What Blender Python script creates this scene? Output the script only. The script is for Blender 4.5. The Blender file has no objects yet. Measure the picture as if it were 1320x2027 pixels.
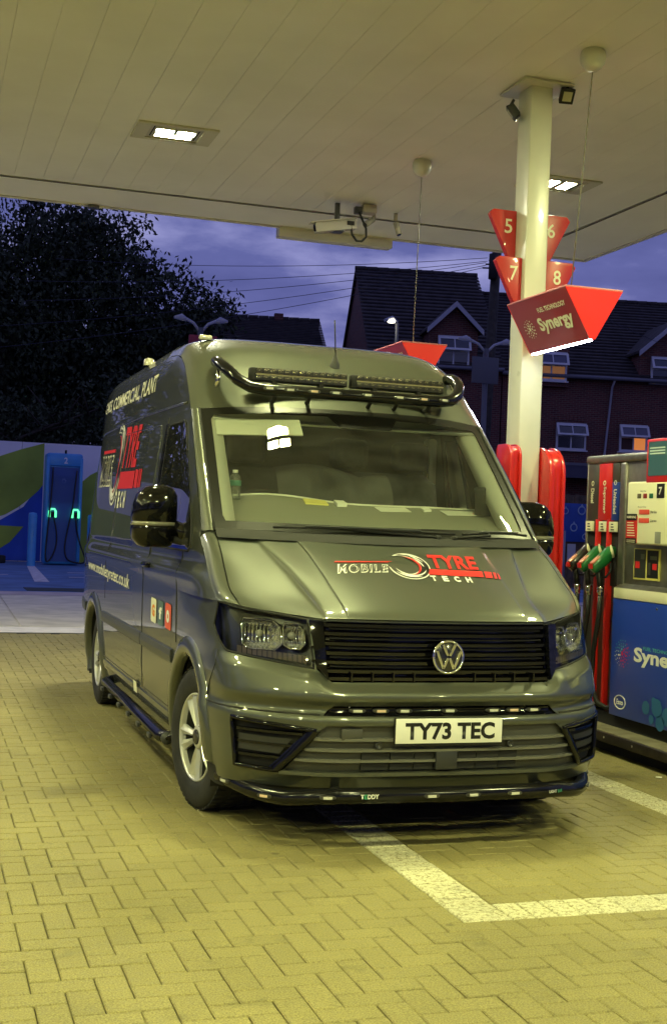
import bpy, bmesh, math, random
import numpy as np
from mathutils import Vector, Matrix
random.seed(7)
D = bpy.data; SC = bpy.context.scene; COL = SC.collection
# ------------------------------------------------------------------ camera
cam = D.cameras.new('camera'); co = D.objects.new('camera', cam); COL.objects.link(co); SC.camera = co
yaw, pitch, roll = .313, .009, .0387
fw = Vector((math.sin(yaw)*math.cos(pitch), math.cos(yaw)*math.cos(pitch), math.sin(pitch)))
rt = Vector((math.cos(yaw), -math.sin(yaw), 0)); up = rt.cross(fw)
rt2 = rt*math.cos(roll)+up*math.sin(roll); up2 = -rt*math.sin(roll)+up*math.cos(roll)
M = Matrix((rt2, up2, -fw)).transposed().to_4x4(); M.translation = Vector((-2.3218, -5.3923, 1.4578))
co.matrix_world = M
cam.sensor_fit = 'VERTICAL'; cam.sensor_height = 24; cam.lens = 24*2536.6/2027; cam.clip_start = .05; cam.clip_end = 900
# ------------------------------------------------------------------ world: dusk sky with thin cloud
W = D.worlds.new('World'); SC.world = W; W.use_nodes = True
nt = W.node_tree; nt.nodes.clear()
def N(t, **k):
    n = nt.nodes.new(t)
    for a, b in k.items(): setattr(n, a, b)
    return n
out = N('ShaderNodeOutputWorld'); bg = N('ShaderNodeBackground'); nt.links.new(bg.outputs[0], out.inputs[0])
sky = N('ShaderNodeTexSky'); sky.sky_type = 'NISHITA'; sky.sun_disc = False
sky.sun_elevation = math.radians(-2.0); sky.sun_rotation = math.radians(250); sky.altitude = 50
tc = N('ShaderNodeTexCoord'); mp = N('ShaderNodeMapping'); mp.inputs['Scale'].default_value = (1, 1, 3.2)
nt.links.new(tc.outputs['Generated'], mp.inputs[0])
no = N('ShaderNodeTexNoise'); no.inputs['Scale'].default_value = 5.0; no.inputs['Detail'].default_value = 7; no.inputs['Roughness'].default_value = .55
nt.links.new(mp.outputs[0], no.inputs[0])
cr = N('ShaderNodeValToRGB'); nt.links.new(no.outputs[0], cr.inputs[0])
e = cr.color_ramp.elements; e[0].position = .36; e[0].color = (.072, .088, .285, 1); e[1].position = .66; e[1].color = (.30, .31, .62, 1)
m0 = e.new(.52); m0.color = (.108, .125, .365, 1)
mx = N('ShaderNodeMix', data_type='RGBA', blend_type='ADD'); mx.inputs[0].default_value = .10
nt.links.new(cr.outputs[0], mx.inputs[6]); nt.links.new(sky.outputs[0], mx.inputs[7])
nt.links.new(mx.outputs[2], bg.inputs[0]); bg.inputs[1].default_value = .82
SC.view_settings.view_transform = 'Standard'; SC.view_settings.look = 'None'; SC.view_settings.gamma = 1; SC.view_settings.exposure = .28
SC.view_settings.use_curve_mapping = False
SC.cycles.sample_clamp_indirect = 6; SC.cycles.caustics_reflective = False; SC.cycles.caustics_refractive = False
SC.cycles.transparent_max_bounces = 16; SC.cycles.use_denoising = True
# ------------------------------------------------------------------ materials
MATS = {}
def mat(name, col=(.5, .5, .5), rough=.6, metal=0, coat=0, coat_r=.05, emis=None, est=0, var=0, vs=6, bump=0, bs=60, spec=.5, dirt=None, alpha=1, detail=5, aniso=None):
    if name in MATS: return MATS[name]
    m = D.materials.new(name); m.use_nodes = True; t = m.node_tree; b = t.nodes['Principled BSDF']
    b.inputs['Base Color'].default_value = (*col, 1); b.inputs['Roughness'].default_value = rough; b.inputs['Metallic'].default_value = metal
    b.inputs['Coat Weight'].default_value = coat; b.inputs['Coat Roughness'].default_value = coat_r; b.inputs['Specular IOR Level'].default_value = spec
    if emis: b.inputs['Emission Color'].default_value = (*emis, 1); b.inputs['Emission Strength'].default_value = est
    g = t.nodes.new('ShaderNodeNewGeometry')
    if var or dirt:
        n = t.nodes.new('ShaderNodeTexNoise'); n.inputs['Scale'].default_value = vs; n.inputs['Detail'].default_value = detail; t.links.new(g.outputs['Position'], n.inputs[0])
        r = t.nodes.new('ShaderNodeValToRGB'); t.links.new(n.outputs[0], r.inputs[0])
        d = dirt or tuple(c*(1-var) for c in col); l = tuple(min(1, c*(1+var*.6)) for c in col)
        r.color_ramp.elements[0].position = .35; r.color_ramp.elements[0].color = (*d, 1); r.color_ramp.elements[1].position = .65; r.color_ramp.elements[1].color = (*(col if dirt else l), 1)
        t.links.new(r.outputs[0], b.inputs['Base Color'])
        mr = t.nodes.new('ShaderNodeMapRange'); mr.inputs[3].default_value = min(1, rough*1.15+.03); mr.inputs[4].default_value = rough*.85
        t.links.new(n.outputs[0], mr.inputs[0]); t.links.new(mr.outputs[0], b.inputs['Roughness'])
    if bump:
        n2 = t.nodes.new('ShaderNodeTexNoise'); n2.inputs['Scale'].default_value = bs; n2.inputs['Detail'].default_value = 4; t.links.new(g.outputs['Position'], n2.inputs[0])
        bp = t.nodes.new('ShaderNodeBump'); bp.inputs['Strength'].default_value = bump; bp.inputs['Distance'].default_value = .01
        t.links.new(n2.outputs[0], bp.inputs['Height']); t.links.new(bp.outputs[0], b.inputs['Normal'])
    MATS[name] = m; return m
def glass(name, tint=(.9, .95, .9), ior=1.5, rough=.0, film=0.0):
    if name in MATS: return MATS[name]
    m = D.materials.new(name); m.use_nodes = True; t = m.node_tree; t.nodes.clear()
    o = t.nodes.new('ShaderNodeOutputMaterial'); f = t.nodes.new('ShaderNodeFresnel'); f.inputs[0].default_value = ior
    a = t.nodes.new('ShaderNodeBsdfTransparent'); a.inputs[0].default_value = (*tint, 1); g = t.nodes.new('ShaderNodeBsdfGlossy'); g.inputs['Roughness'].default_value = rough
    x = t.nodes.new('ShaderNodeMixShader'); t.links.new(f.outputs[0], x.inputs[0]); t.links.new(a.outputs[0], x.inputs[1]); t.links.new(g.outputs[0], x.inputs[2])
    last = x
    if film:
        d = t.nodes.new('ShaderNodeBsdfDiffuse'); d.inputs[0].default_value = (.6, .6, .55, 1)
        n = t.nodes.new('ShaderNodeTexNoise'); n.inputs['Scale'].default_value = 7; n.inputs['Detail'].default_value = 8
        mr = t.nodes.new('ShaderNodeMapRange'); mr.inputs[1].default_value = .3; mr.inputs[2].default_value = .8; mr.inputs[3].default_value = film*.4; mr.inputs[4].default_value = film*1.7
        t.links.new(n.outputs[0], mr.inputs[0])
        y = t.nodes.new('ShaderNodeMixShader'); t.links.new(mr.outputs[0], y.inputs[0]); t.links.new(x.outputs[0], y.inputs[1]); t.links.new(d.outputs[0], y.inputs[2]); last = y
    t.links.new(last.outputs[0], o.inputs[0]); MATS[name] = m; return m
# ------------------------------------------------------------------ object helpers
def wloc(o):
    v = Vector((0, 0, 0))
    while o: v += o.location; o = o.parent
    return v
def setp(o, label=None, cat=None, group=None, kind=None):
    for k, v in (('label', label), ('category', cat), ('group', group), ('kind', kind)):
        if v: o[k] = v
    return o
def thing(name, loc, label, cat, group=None, rz=0):
    o = D.objects.new(name, None); COL.objects.link(o); o.location = loc; o.rotation_euler = (0, 0, rz); o.empty_display_size = .2
    return setp(o, label, cat, group)
def link(name, me, parent=None):
    o = D.objects.new(name, me); COL.objects.link(o); o.parent = parent; return o
class MB:
    def __init__(s): s.v = []; s.f = []; s.sm = []; s.mi = []
    def add(s, vs, fs, smooth=False, mi=0):
        b = len(s.v); s.v += [tuple(v) for v in vs]; s.f += [tuple(i+b for i in f) for f in fs]; s.sm += [smooth]*len(fs); s.mi += [mi]*len(fs); return s
    def box(s, x0, y0, z0, x1, y1, z1, mi=0):
        x0, x1 = min(x0, x1), max(x0, x1); y0, y1 = min(y0, y1), max(y0, y1); z0, z1 = min(z0, z1), max(z0, z1)
        v = [(x, y, z) for z in (z0, z1) for y in (y0, y1) for x in (x0, x1)]
        return s.add(v, [(0, 2, 3, 1), (4, 5, 7, 6), (0, 1, 5, 4), (2, 6, 7, 3), (0, 4, 6, 2), (1, 3, 7, 5)], mi=mi)
    def hexa(s, v, mi=0): return s.add(v, [(0, 3, 2, 1), (4, 5, 6, 7), (0, 1, 5, 4), (1, 2, 6, 5), (2, 3, 7, 6), (3, 0, 4, 7)], mi=mi)
    def tube(s, path, r, n=12, cap=True, closed=False, mi=0, flat=1.0):
        P = [Vector(p) for p in path]; m = len(P); rs = r if isinstance(r, (list, tuple)) else [r]*m
        T = []
        for i in range(m):
            a = P[(i-1) % m] if closed else P[max(i-1, 0)]; b = P[(i+1) % m] if closed else P[min(i+1, m-1)]
            T.append((b-a).normalized())
        nrm = T[0].orthogonal().normalized()
        if abs(T[0].z) < .9: nrm = (Vector((0, 0, 1))-T[0]*T[0].z).normalized()
        vs = []
        for i in range(m):
            nrm = (nrm-T[i]*nrm.dot(T[i])).normalized(); bn = T[i].cross(nrm)
            for k in range(n):
                a = 2*math.pi*k/n; vs.append(P[i]+nrm*math.cos(a)*rs[i]+bn*math.sin(a)*rs[i]*flat)
        fs = []
        for i in range(m if closed else m-1):
            j = (i+1) % m
            for k in range(n): fs.append((i*n+k, i*n+(k+1) % n, j*n+(k+1) % n, j*n+k))
        s.add(vs, fs, True, mi)
        if cap and not closed: 
            b = len(s.v)-m*n; s.f += [tuple(b+k for k in range(n))[::-1], tuple(b+(m-1)*n+k for k in range(n))]; s.sm += [False]*2; s.mi += [mi]*2
        return s
    def cyl(s, p0, p1, r0, r1=None, n=16, mi=0): return s.tube([p0, p1], [r0, r0 if r1 is None else r1], n, mi=mi)
    def lathe(s, c, axis, prof, n=24, mi=0, smooth=True):
        c = Vector(c); a = Vector(axis).normalized(); u = a.orthogonal().normalized(); w = a.cross(u); vs = []
        for (r, h) in prof:
            for k in range(n):
                t = 2*math.pi*k/n; vs.append(c+a*h+u*math.cos(t)*r+w*math.sin(t)*r)
        fs = [(i*n+k, i*n+(k+1) % n, (i+1)*n+(k+1) % n, (i+1)*n+k) for i in range(len(prof)-1) for k in range(n)]
        return s.add(vs, fs, smooth, mi)
    def prism(s, poly, d, mi=0, smooth=False):
        d = Vector(d); n = len(poly); P = [Vector(p) for p in poly]
        s.add(P+[p+d for p in P], [tuple(range(n))[::-1], tuple(range(n, 2*n))]+[(i, (i+1) % n, (i+1) % n+n, i+n) for i in range(n)], smooth, mi); return s
    def build(s, name, mats, parent=None, bevel=0, seg=2, recalc=True, auto=None):
        me = D.meshes.new(name); o = wloc(parent) if parent else Vector((0, 0, 0))
        me.from_pydata([tuple(Vector(v)-o) for v in s.v], [], s.f)
        me.polygons.foreach_set('use_smooth', s.sm); me.polygons.foreach_set('material_index', s.mi)
        for m in (mats if isinstance(mats, (list, tuple)) else [mats]): me.materials.append(m)
        bm = bmesh.new(); bm.from_mesh(me)
        if recalc: bmesh.ops.recalc_face_normals(bm, faces=bm.faces)
        if bevel:
            ed = [e for e in bm.edges if len(e.link_faces) == 2 and e.calc_face_angle(0) > .6]
            bmesh.ops.bevel(bm, geom=ed, offset=bevel, segments=seg, affect='EDGES', profile=.5, clamp_overlap=True)
            for f in bm.faces: f.smooth = True
        bm.to_mesh(me); bm.free()
        if bevel: me.set_sharp_from_angle(angle=math.radians(40))
        me.update(); return link(name, me, parent)
def box(name, m, parent, x0, y0, z0, x1, y1, z1, bevel=0, seg=2): return MB().box(x0, y0, z0, x1, y1, z1).build(name, m, parent, bevel, seg)
def herm(xs, ps, q):
    """non-uniform Hermite spline; xs (n,), ps (n,...), q (m,) -> (m,...)"""
    xs = np.asarray(xs, float); ps = np.asarray(ps, float); q = np.clip(np.asarray(q, float), xs[0], xs[-1]); n = len(xs)
    h = np.diff(xs); sh = (n-1,)+(1,)*(ps.ndim-1); d = np.diff(ps, axis=0)/h.reshape(sh); m = np.empty_like(ps)
    m[0] = d[0]; m[-1] = d[-1]
    if n > 2:
        hh = h.reshape(sh); m[1:-1] = (d[:-1]*hh[1:]+d[1:]*hh[:-1])/(hh[1:]+hh[:-1])
    i = np.clip(np.searchsorted(xs, q, side='right')-1, 0, n-2); t = (q-xs[i])/h[i]; s2 = (len(q),)+(1,)*(ps.ndim-1)
    t = t.reshape(s2); hi = h[i].reshape(s2)
    return ps[i]*(2*t**3-3*t**2+1)+m[i]*hi*(t**3-2*t**2+t)+ps[i+1]*(-2*t**3+3*t**2)+m[i+1]*hi*(t**3-t**2)
class Surf:
    """spline surface through a grid of control points, (u,v) in column / row index units"""
    def __init__(s, ctrl): s.c = np.array(ctrl, float); s.R, s.C = s.c.shape[:2]
    def __call__(s, u, v):
        a = herm(np.arange(s.R), s.c, [v])[0]; return Vector(herm(np.arange(s.C), a, [u])[0])
def mirror_rows(rows): return [[(-x, y, z) for (x, y, z) in r[:0:-1]]+list(r) for r in rows]
def region(name, fn, m, parent, u0, u1, nu, v0, v1, nv, polys=None, holes=(), off=0, thick=0, flip=False, smooth=True):
    """grid in (u,v), clipped to a convex polygon, with convex holes, mapped by fn(u,v)->Vector, offset along the normal, and given thickness"""
    bm = bmesh.new(); g = {}
    for j in range(nv+1):
        for i in range(nu+1): g[i, j] = bm.verts.new((u0+(u1-u0)*i/nu, v0+(v1-v0)*j/nv, 0))
    for j in range(nv):
        for i in range(nu): bm.faces.new((g[i, j], g[i+1, j], g[i+1, j+1], g[i, j+1]))
    def planes(poly):
        cx = sum(p[0] for p in poly)/len(poly); cy = sum(p[1] for p in poly)/len(poly); L = []
        for a, b in zip(poly, poly[1:]+poly[:1]):
            n = Vector((b[1]-a[1], a[0]-b[0], 0)).normalized()
            if n.dot(Vector((cx-a[0], cy-a[1], 0))) > 0: n = -n
            L.append((Vector((a[0], a[1], 0)), n))
        return L
    if polys:
        for c, n in planes(polys): bmesh.ops.bisect_plane(bm, geom=bm.verts[:]+bm.edges[:]+bm.faces[:], dist=1e-6, plane_co=c, plane_no=n, clear_outer=True)
    for h in holes:
        P = planes(h); us = [p[0] for p in h]; vs_ = [p[1] for p in h]; du = (u1-u0)/nu*1.5; dv = (v1-v0)/nv*1.5
        for c, n in P:
            fs = [f for f in bm.faces if min(us)-du < f.calc_center_median().x < max(us)+du and min(vs_)-dv < f.calc_center_median().y < max(vs_)+dv]
            ge = set(fs)
            for f in fs: ge.update(f.edges); ge.update(f.verts)
            bmesh.ops.bisect_plane(bm, geom=list(ge), dist=1e-6, plane_co=c, plane_no=n)
        dl = [f for f in bm.faces if all((f.calc_center_median()-c).dot(n) < 0 for c, n in P)]
        bmesh.ops.delete(bm, geom=dl, context='FACES')
    hs = 1e-3*max(u1-u0, v1-v0)
    for v in bm.verts:
        u, w = v.co.x, v.co.y; p = fn(u, w)
        if off:
            a = fn(min(u+hs, u1), w)-fn(max(u-hs, u0), w); b = fn(u, min(w+hs, v1))-fn(u, max(w-hs, v0)); n = a.cross(b).normalized()
            p = p+n*off*(-1 if flip else 1)
        v.co = p
    bmesh.ops.recalc_face_normals(bm, faces=bm.faces)
    if thick:
        nn = {v: None for v in bm.verts}; bm.normal_update()
        r = bmesh.ops.solidify(bm, geom=bm.faces[:], thickness=thick)
    o = wloc(parent) if parent else Vector((0, 0, 0))
    for v in bm.verts: v.co -= o
    for f in bm.faces: f.smooth = smooth
    me = D.meshes.new(name); bm.to_mesh(me); bm.free(); me.materials.append(m)
    if thick: me.set_sharp_from_angle(angle=math.radians(50))
    return link(name, me, parent)
def text_mesh(s, bold=0.0, spacing=1.0, shear=0):
    c = D.curves.new('text', 'FONT'); c.body = s; c.size = 1; c.offset = bold; c.space_character = spacing; c.shear = shear; c.resolution_u = 3
    o = D.objects.new('text', c); COL.objects.link(o); dg = bpy.context.evaluated_depsgraph_get(); dg.update()
    me = D.meshes.new_from_object(o.evaluated_get(dg)); D.objects.remove(o); D.curves.remove(c); return me
def text(s, name, m, parent, fn, bold=0.0, spacing=1.0, shear=0, cut=0):
    """lettering; fn maps (a,b) in 0..1 over the text's own box to a world point"""
    me = text_mesh(s, bold, spacing, shear); bm = bmesh.new(); bm.from_mesh(me)
    xs = [v.co.x for v in bm.verts]; ys = [v.co.y for v in bm.verts]; x0, x1, y0, y1 = min(xs), max(xs), min(ys), max(ys)
    for v in bm.verts: v.co.x = (v.co.x-x0)/(x1-x0); v.co.y = (v.co.y-y0)/(y1-y0)
    for k in range(1, cut): bmesh.ops.bisect_plane(bm, geom=bm.verts[:]+bm.edges[:]+bm.faces[:], plane_co=(k/cut, 0, 0), plane_no=(1, 0, 0))
    o = wloc(parent) if parent else Vector((0, 0, 0))
    for v in bm.verts: v.co = Vector(fn(v.co.x, v.co.y))-o
    bm.to_mesh(me); bm.free(); me.materials.clear(); me.materials.append(m); me.name = name
    return link(name, me, parent)
def plane_fn(o, a, b):
    o, a, b = Vector(o), Vector(a), Vector(b); return lambda u, v: o+a*u+b*v
# ================================================================== VAN
paint = mat('van_paint', (.076, .083, .066), .42, .5, 1.0, .02)
gloss_black = mat('gloss_black', (.004, .004, .005), .07, 0, 0, .02, spec=.42)
matt_black = mat('matt_black', (.012, .012, .012), .75)
dark_plastic = mat('dark_plastic', (.028, .029, .031), .42, bump=.1, bs=400)
grey_plastic = mat('grey_plastic', (.055, .058, .06), .38, bump=.05, bs=300)
chrome = mat('chrome', (.82, .82, .80), .07, 1)
silver = mat('alloy_silver', (.60, .60, .57), .28, .35, .6)
rubber = mat('tyre_rubber', (.016, .016, .015), .7, var=.35, vs=9, bump=.15, bs=80)
white_vinyl = mat('white_vinyl', (.78, .78, .74), .45); red_vinyl = mat('red_vinyl', (.62, .02, .02), .4); black_vinyl = mat('black_vinyl', (.01, .01, .01), .35)
led_white = mat('small_led_lens', (.62, .62, .55), .25, 0, .6); led_amber = mat('clear_led_lens', (.75, .55, .40), .3, 0, .6)
glassm = glass('windscreen_glass', (.95, .99, .93), 1.45, 0, .022)
lens = glass('headlight_lens', (.95, .97, .96), 1.45)
VAN = thing('van', (0, 2.95, 0), 'dark grey high-roof panel van with red and white tyre-fitter lettering, parked on the brick forecourt', 'van')
A_x = [.0, .3, .56, .77, .935]
def lv(z, ys, p5, p6, p7, p8): return (z, [(x, y) for x, y in zip(A_x, ys)]+[p5, (p6, .95), (p7, 1.25), (p8, 1.45)])
LV = [lv(.27, (.04, .05, .09, .19, .36), (.955, .60), .965, .96, .955), lv(.36, (0, .005, .03, .145, .31), (.985, .56), .99, .985, .975),
      lv(.46, (-.025, -.015, .015, .13, .305), (.995, .54), 1.0, .992, .985), lv(.55, (-.03, -.02, .012, .125, .30), (1.0, .54), 1.0, .997, .992),
      lv(.595, (-.03, -.02, .015, .13, .305), (1.0, .545), 1.0, .997, .994), lv(.618, (.005, .012, .042, .16, .335), (.992, .56), 1.0, .997, .994),
      lv(.70, (.02, .025, .052, .175, .355), (.99, .57), 1.0, .998, .996), lv(.75, (.04, .043, .07, .20, .375), (.988, .58), 1.0, .999, .997),
      lv(.80, (.05, .055, .095, .225, .40), (.984, .59), .999, 1.0, 1.0), lv(.90, (.055, .065, .12, .26, .43), (.978, .60), .997, 1.0, 1.002),
      lv(1.0, (.06, .075, .145, .30, .47), (.970, .61), .993, 1.0, 1.003), lv(1.075, (.065, .08, .155, .335, .505), (.964, .60), .985, 1.0, 1.003)]
AZ = np.array([l[0] for l in LV]); AC = np.array([[(-x, y) for x, y in l[1][:0:-1]]+l[1] for l in LV]); AT = np.arange(-8, 9)
def hermlin(xs, ps, q):  # straight between levels except smooth tangents
    return herm(xs, ps, q)
def Axy(t, z): return herm(AT, herm(AZ, AC, [z])[0], [t])[0]
def ztop(t):
    t = abs(t); return 1.022 if t < 2.28 else (1.075 if t > 4.3 else 1.022+.053*(t-2.28)/2.02)
def zm(t, v): return v if v < .85 else .85+(v-.85)/.225*(ztop(t)-.85)
def A(t, v):
    z = zm(t, v); x, y = Axy(t, z); ax = abs(x)
    if .58 < z < .90 and abs(t) < 5:   # pressed ledge under the grille and headlights
        zl = .748 if ax < .54 else (.748+.055*(ax-.54)/.07 if ax < .61 else .803+.048*min(1, (ax-.61)/.33)); zl -= .004
        d = min(max((zl-z)/.045, 0), 1); d2 = min(max((z-.622)/.05, 0), 1); f = min(1, (5-abs(t))/.8)
        y -= .038*d*d2*f
    return Vector((x, y, z))
def A_inv(x, z):
    """(x,z) on the front -> (t,v)"""
    s = 1 if x >= 0 else -1; lo, hi = 0., 5.2
    for _ in range(24):
        m = (lo+hi)/2
        if abs(Axy(m, z)[0]) < abs(x): lo = m
        else: hi = m
    t = s*(lo+hi)/2; v = z if z < .85 else .85+(z-.85)/(ztop(t)-.85)*.225
    return t, min(v, 1.075)
def A_invy(y, z, s):
    lo, hi = 3.9, 8.
    for _ in range(24):
        m = (lo+hi)/2
        if Axy(m, z)[1] < y: lo = m
        else: hi = m
    return s*(lo+hi)/2
def polyA(pts): return [A_inv(x, z) for x, z in pts]
def S(pts, s=1): return [(x*s, z) for x, z in pts]
P_grille = [(-.614, 1.019), (.614, 1.019), (.592, .80), (.534, .748), (-.534, .748), (-.592, .80)]
P_head = [(.624, 1.018), (.957, 1.073), (.968, .96), (.935, .851), (.602, .803)]
P_intake = [(-.56, .562), (.56, .562), (.60, .535), (.728, .356), (.70, .343), (-.70, .343), (-.728, .356), (-.60, .535)]
P_fog = [(.612, .538), (.931, .566), (.912, .353), (.745, .345)]
P_strip = [(-.530, .646), (.530, .646), (.578, .603), (-.578, .603)]
WY, WZ, RWY, WR = .967, .36, 4.607, .41
def circ(cy, r, s, inv): return [(inv(cy+r*math.cos(a), WZ+r*math.sin(a), s) if inv else (cy+r*math.cos(a), WZ+r*math.sin(a))) for a in [2*math.pi*k/20 for k in range(20)]]
def wheelholeA(s):
    P = []
    for k in range(20):
        a = 2*math.pi*k/20; y = WY+WR*math.cos(a); z = WZ+WR*math.sin(a); P.append((A_invy(y, min(max(z, .27), .85), s), z if z < .85 else .85+(z-.85)))
    return P
region('body_front', A, paint, VAN, -8, 8, 128, .27, 1.075, 84, holes=[polyA(P_grille), polyA(P_head), polyA(S(P_head, -1))[::-1], polyA(P_intake), polyA(P_fog), polyA(S(P_fog, -1))[::-1], polyA(P_strip), wheelholeA(1), wheelholeA(-1)], flip=False)
# --- bonnet and wing tops
BR = [[(0, .842, 1.384), (.3, .855, 1.389), (.50, .876, 1.395), (.535, .882, 1.391), (.70, .913, 1.397), (.745, .925, 1.394), (.86, .955, 1.397), (.925, .975, 1.392), (.958, 1.0, 1.365)],
      [(0, .72, 1.333), (.3, .725, 1.336), (.475, .735, 1.338), (.505, .74, 1.330), (.655, .76, 1.328), (.70, .77, 1.314), (.86, .80, 1.316), (.93, .82, 1.308), (.964, .84, 1.275)],
      [(0, .52, 1.252), (.3, .525, 1.252), (.457, .533, 1.250), (.485, .537, 1.240), (.600, .55, 1.232), (.645, .56, 1.210), (.86, .635, 1.214), (.94, .67, 1.20), (.968, .70, 1.175)],
      [(0, .30, 1.162), (.3, .31, 1.16), (.443, .328, 1.153), (.470, .332, 1.143), (.558, .35, 1.131), (.602, .37, 1.110), (.86, .50, 1.128), (.94, .56, 1.13), (.966, .60, 1.11)],
      [(0, .14, 1.078), (.3, .15, 1.078), (.435, .168, 1.073), (.460, .174, 1.066), (.540, .195, 1.062), (.585, .22, 1.050), (.84, .41, 1.076), (.93, .50, 1.092), (.96, .55, 1.082)],
      [(0, .075, 1.028), (.3, .088, 1.028), (.432, .110, 1.028), (.456, .116, 1.027), (.535, .138, 1.027), (.578, .16, 1.026), (.83, .37, 1.052), (.92, .47, 1.07), (.955, .525, 1.074)]]
bon = Surf(mirror_rows(BR))
BF = lambda u, v: bon(u+8, v)
region('bonnet', lambda u, v: BF(u, v), paint, VAN, -6.35, 6.35, 130, 0.02, 5, 60, thick=.012)
for s in (1, -1): region('wing', lambda u, v: BF(u, v), paint, VAN, 6.42*s, 8*s, 16, 0, 5, 50, thick=.01)
region('bonnet_gap', lambda u, v: BF(u, v)-Vector((0, 0, .014)), matt_black, VAN, -7, 7, 30, 0, 5, 20)
# --- side
XS = np.array([(.27, .955), (.36, .975), (.46, .985), (.55, .992), (.595, .994), (.70, .996), (.80, 1.0), (.90, 1.002), (1.0, 1.003), (1.10, 1.003), (1.165, 1.007), (1.18, 1.004), (1.225, .978), (1.30, .972), (1.4, .963), (1.6, .946), (1.8, .925), (2.0, .900), (2.1, .888), (2.125, .889), (2.16, .884), (2.28, .874), (2.35, .868), (2.41, .859), (2.455, .849), (2.47, .845)])
def xsec(z): return float(herm(XS[:, 0], XS[:, 1], [z])[0])
YS = np.array([(1.0, .525, .955), (1.074, .525, .955), (1.082, .55, .960), (1.11, .60, .966), (1.175, .70, .968), (1.275, .84, .964), (1.365, 1.0, .958), (1.40, 1.02, .948), (1.60, 1.20, .938), (1.8, 1.405, .918), (2.07, 1.70, .888), (2.19, 1.84, .878), (2.31, 1.99, .868), (2.41, 2.19, .855), (2.455, 2.40, .846), (2.47, 2.7, .845)])
def ystart(z): return float(np.interp(z, YS[:, 0], YS[:, 1]))
def xside(y, z):
    x = xsec(z)
    if z > 1.074:
        y0 = ystart(z); x0 = float(np.interp(z, YS[:, 0], YS[:, 2])); k = min(max((y-y0)/.40, 0), 1); k = 1-(1-k)**3; x = x0+(x-x0)*k
    if y > 4.9: x *= 1-.085*((y-4.9)/1.0)**2
    return x
P_win = [(1.15, 1.315), (1.20, 1.42), (1.74, 1.985), (1.80, 2.01), (2.27, 2.01), (2.27, 1.285), (1.22, 1.285)]
for s in (1, -1):
    lo = lambda y, z, s=s: Vector((s*xside(y, z), y, z))
    region('body_side', lo, paint, VAN, 1.45, 5.9, 110, .27, 1.075, 30, holes=[[(RWY+WR*math.cos(2*math.pi*k/20), WZ+WR*math.sin(2*math.pi*k/20)) for k in range(20)]])
    def hi(u, z, s=s):
        y0 = ystart(z); y = y0+(u-ystart(1.6)) if False else None
        return None
    def hi(u, z, s=s):  # u = y measured so that the slanting front edge is straight in (u,z)
        y0 = ystart(z); y = y0+u*(5.9-y0); return Vector((s*xside(y, z), y, z))
    win = [((y-ystart(z))/(5.9-ystart(z)), z) for y, z in P_win]
    region('body_upper_side', hi, paint, VAN, 0, 1, 120, 1.074, 2.47, 70, holes=[win])
    region('side_window', hi, glassm, VAN, .0, .4, 40, 1.2, 2.1, 30, polys=win, off=-.004)
    # door glass seal and pillar trim
    ring = [hi(a, b)+Vector((s*.002, 0, 0)) for a, b in win]
    MB().tube(ring, .007, 6, closed=True).build('window_seal', matt_black, VAN)
# --- A pillars, roof cap, roof
WB = [(0, .838, 1.388), (.3, .851, 1.390), (.55, .877, 1.393), (.75, .915, 1.396), (.894, .954, 1.398)]
WM = [(0, 1.155, 1.750), (.3, 1.170, 1.751), (.55, 1.208, 1.75), (.73, 1.255, 1.745), (.872, 1.312, 1.738)]
WT = [(0, 1.50, 2.10), (.3, 1.517, 2.10), (.53, 1.555, 2.095), (.71, 1.61, 2.085), (.847, 1.668, 2.073)]
ws = Surf(mirror_rows([WB, WM, WT])); WS = lambda u, v: ws(u+4, v)
WIN = [(-3.56, .16), (3.56, .16), (3.64, .24), (3.60, 1.80), (3.48, 1.87), (-3.48, 1.87), (-3.60, 1.80), (-3.64, .24)]
region('windscreen', WS, glassm, VAN, -4, 4, 60, 0, 2, 40, polys=WIN)
region('windscreen_border', WS, mat('glass_frit', (.006, .006, .006), .32, spec=.25), VAN, -4, 4, 60, 0, 2, 40, holes=[WIN], off=.0)
for s in (1, -1):
    pil = Surf([[(s*x, y, z) for x, y, z in r] for r in ([(.894, .954, 1.398), (.915, .962, 1.401), (.936, .985, 1.398), (.948, 1.02, 1.40)], [(.872, 1.312, 1.738), (.892, 1.318, 1.742), (.913, 1.328, 1.735), (.924, 1.343, 1.733)], [(.847, 1.668, 2.073), (.865, 1.672, 2.076), (.88, 1.685, 2.074), (.888, 1.70, 2.07)])])
    region('windscreen_pillar', lambda u, v: pil(u, v), paint, VAN, 0, 3, 10, 0, 2, 20)
    MB().tube([pil(0, k/8*2)+Vector((s*.001, -.004, .002)) for k in range(9)], .006, 6).build('windscreen_seal', matt_black, VAN)
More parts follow.
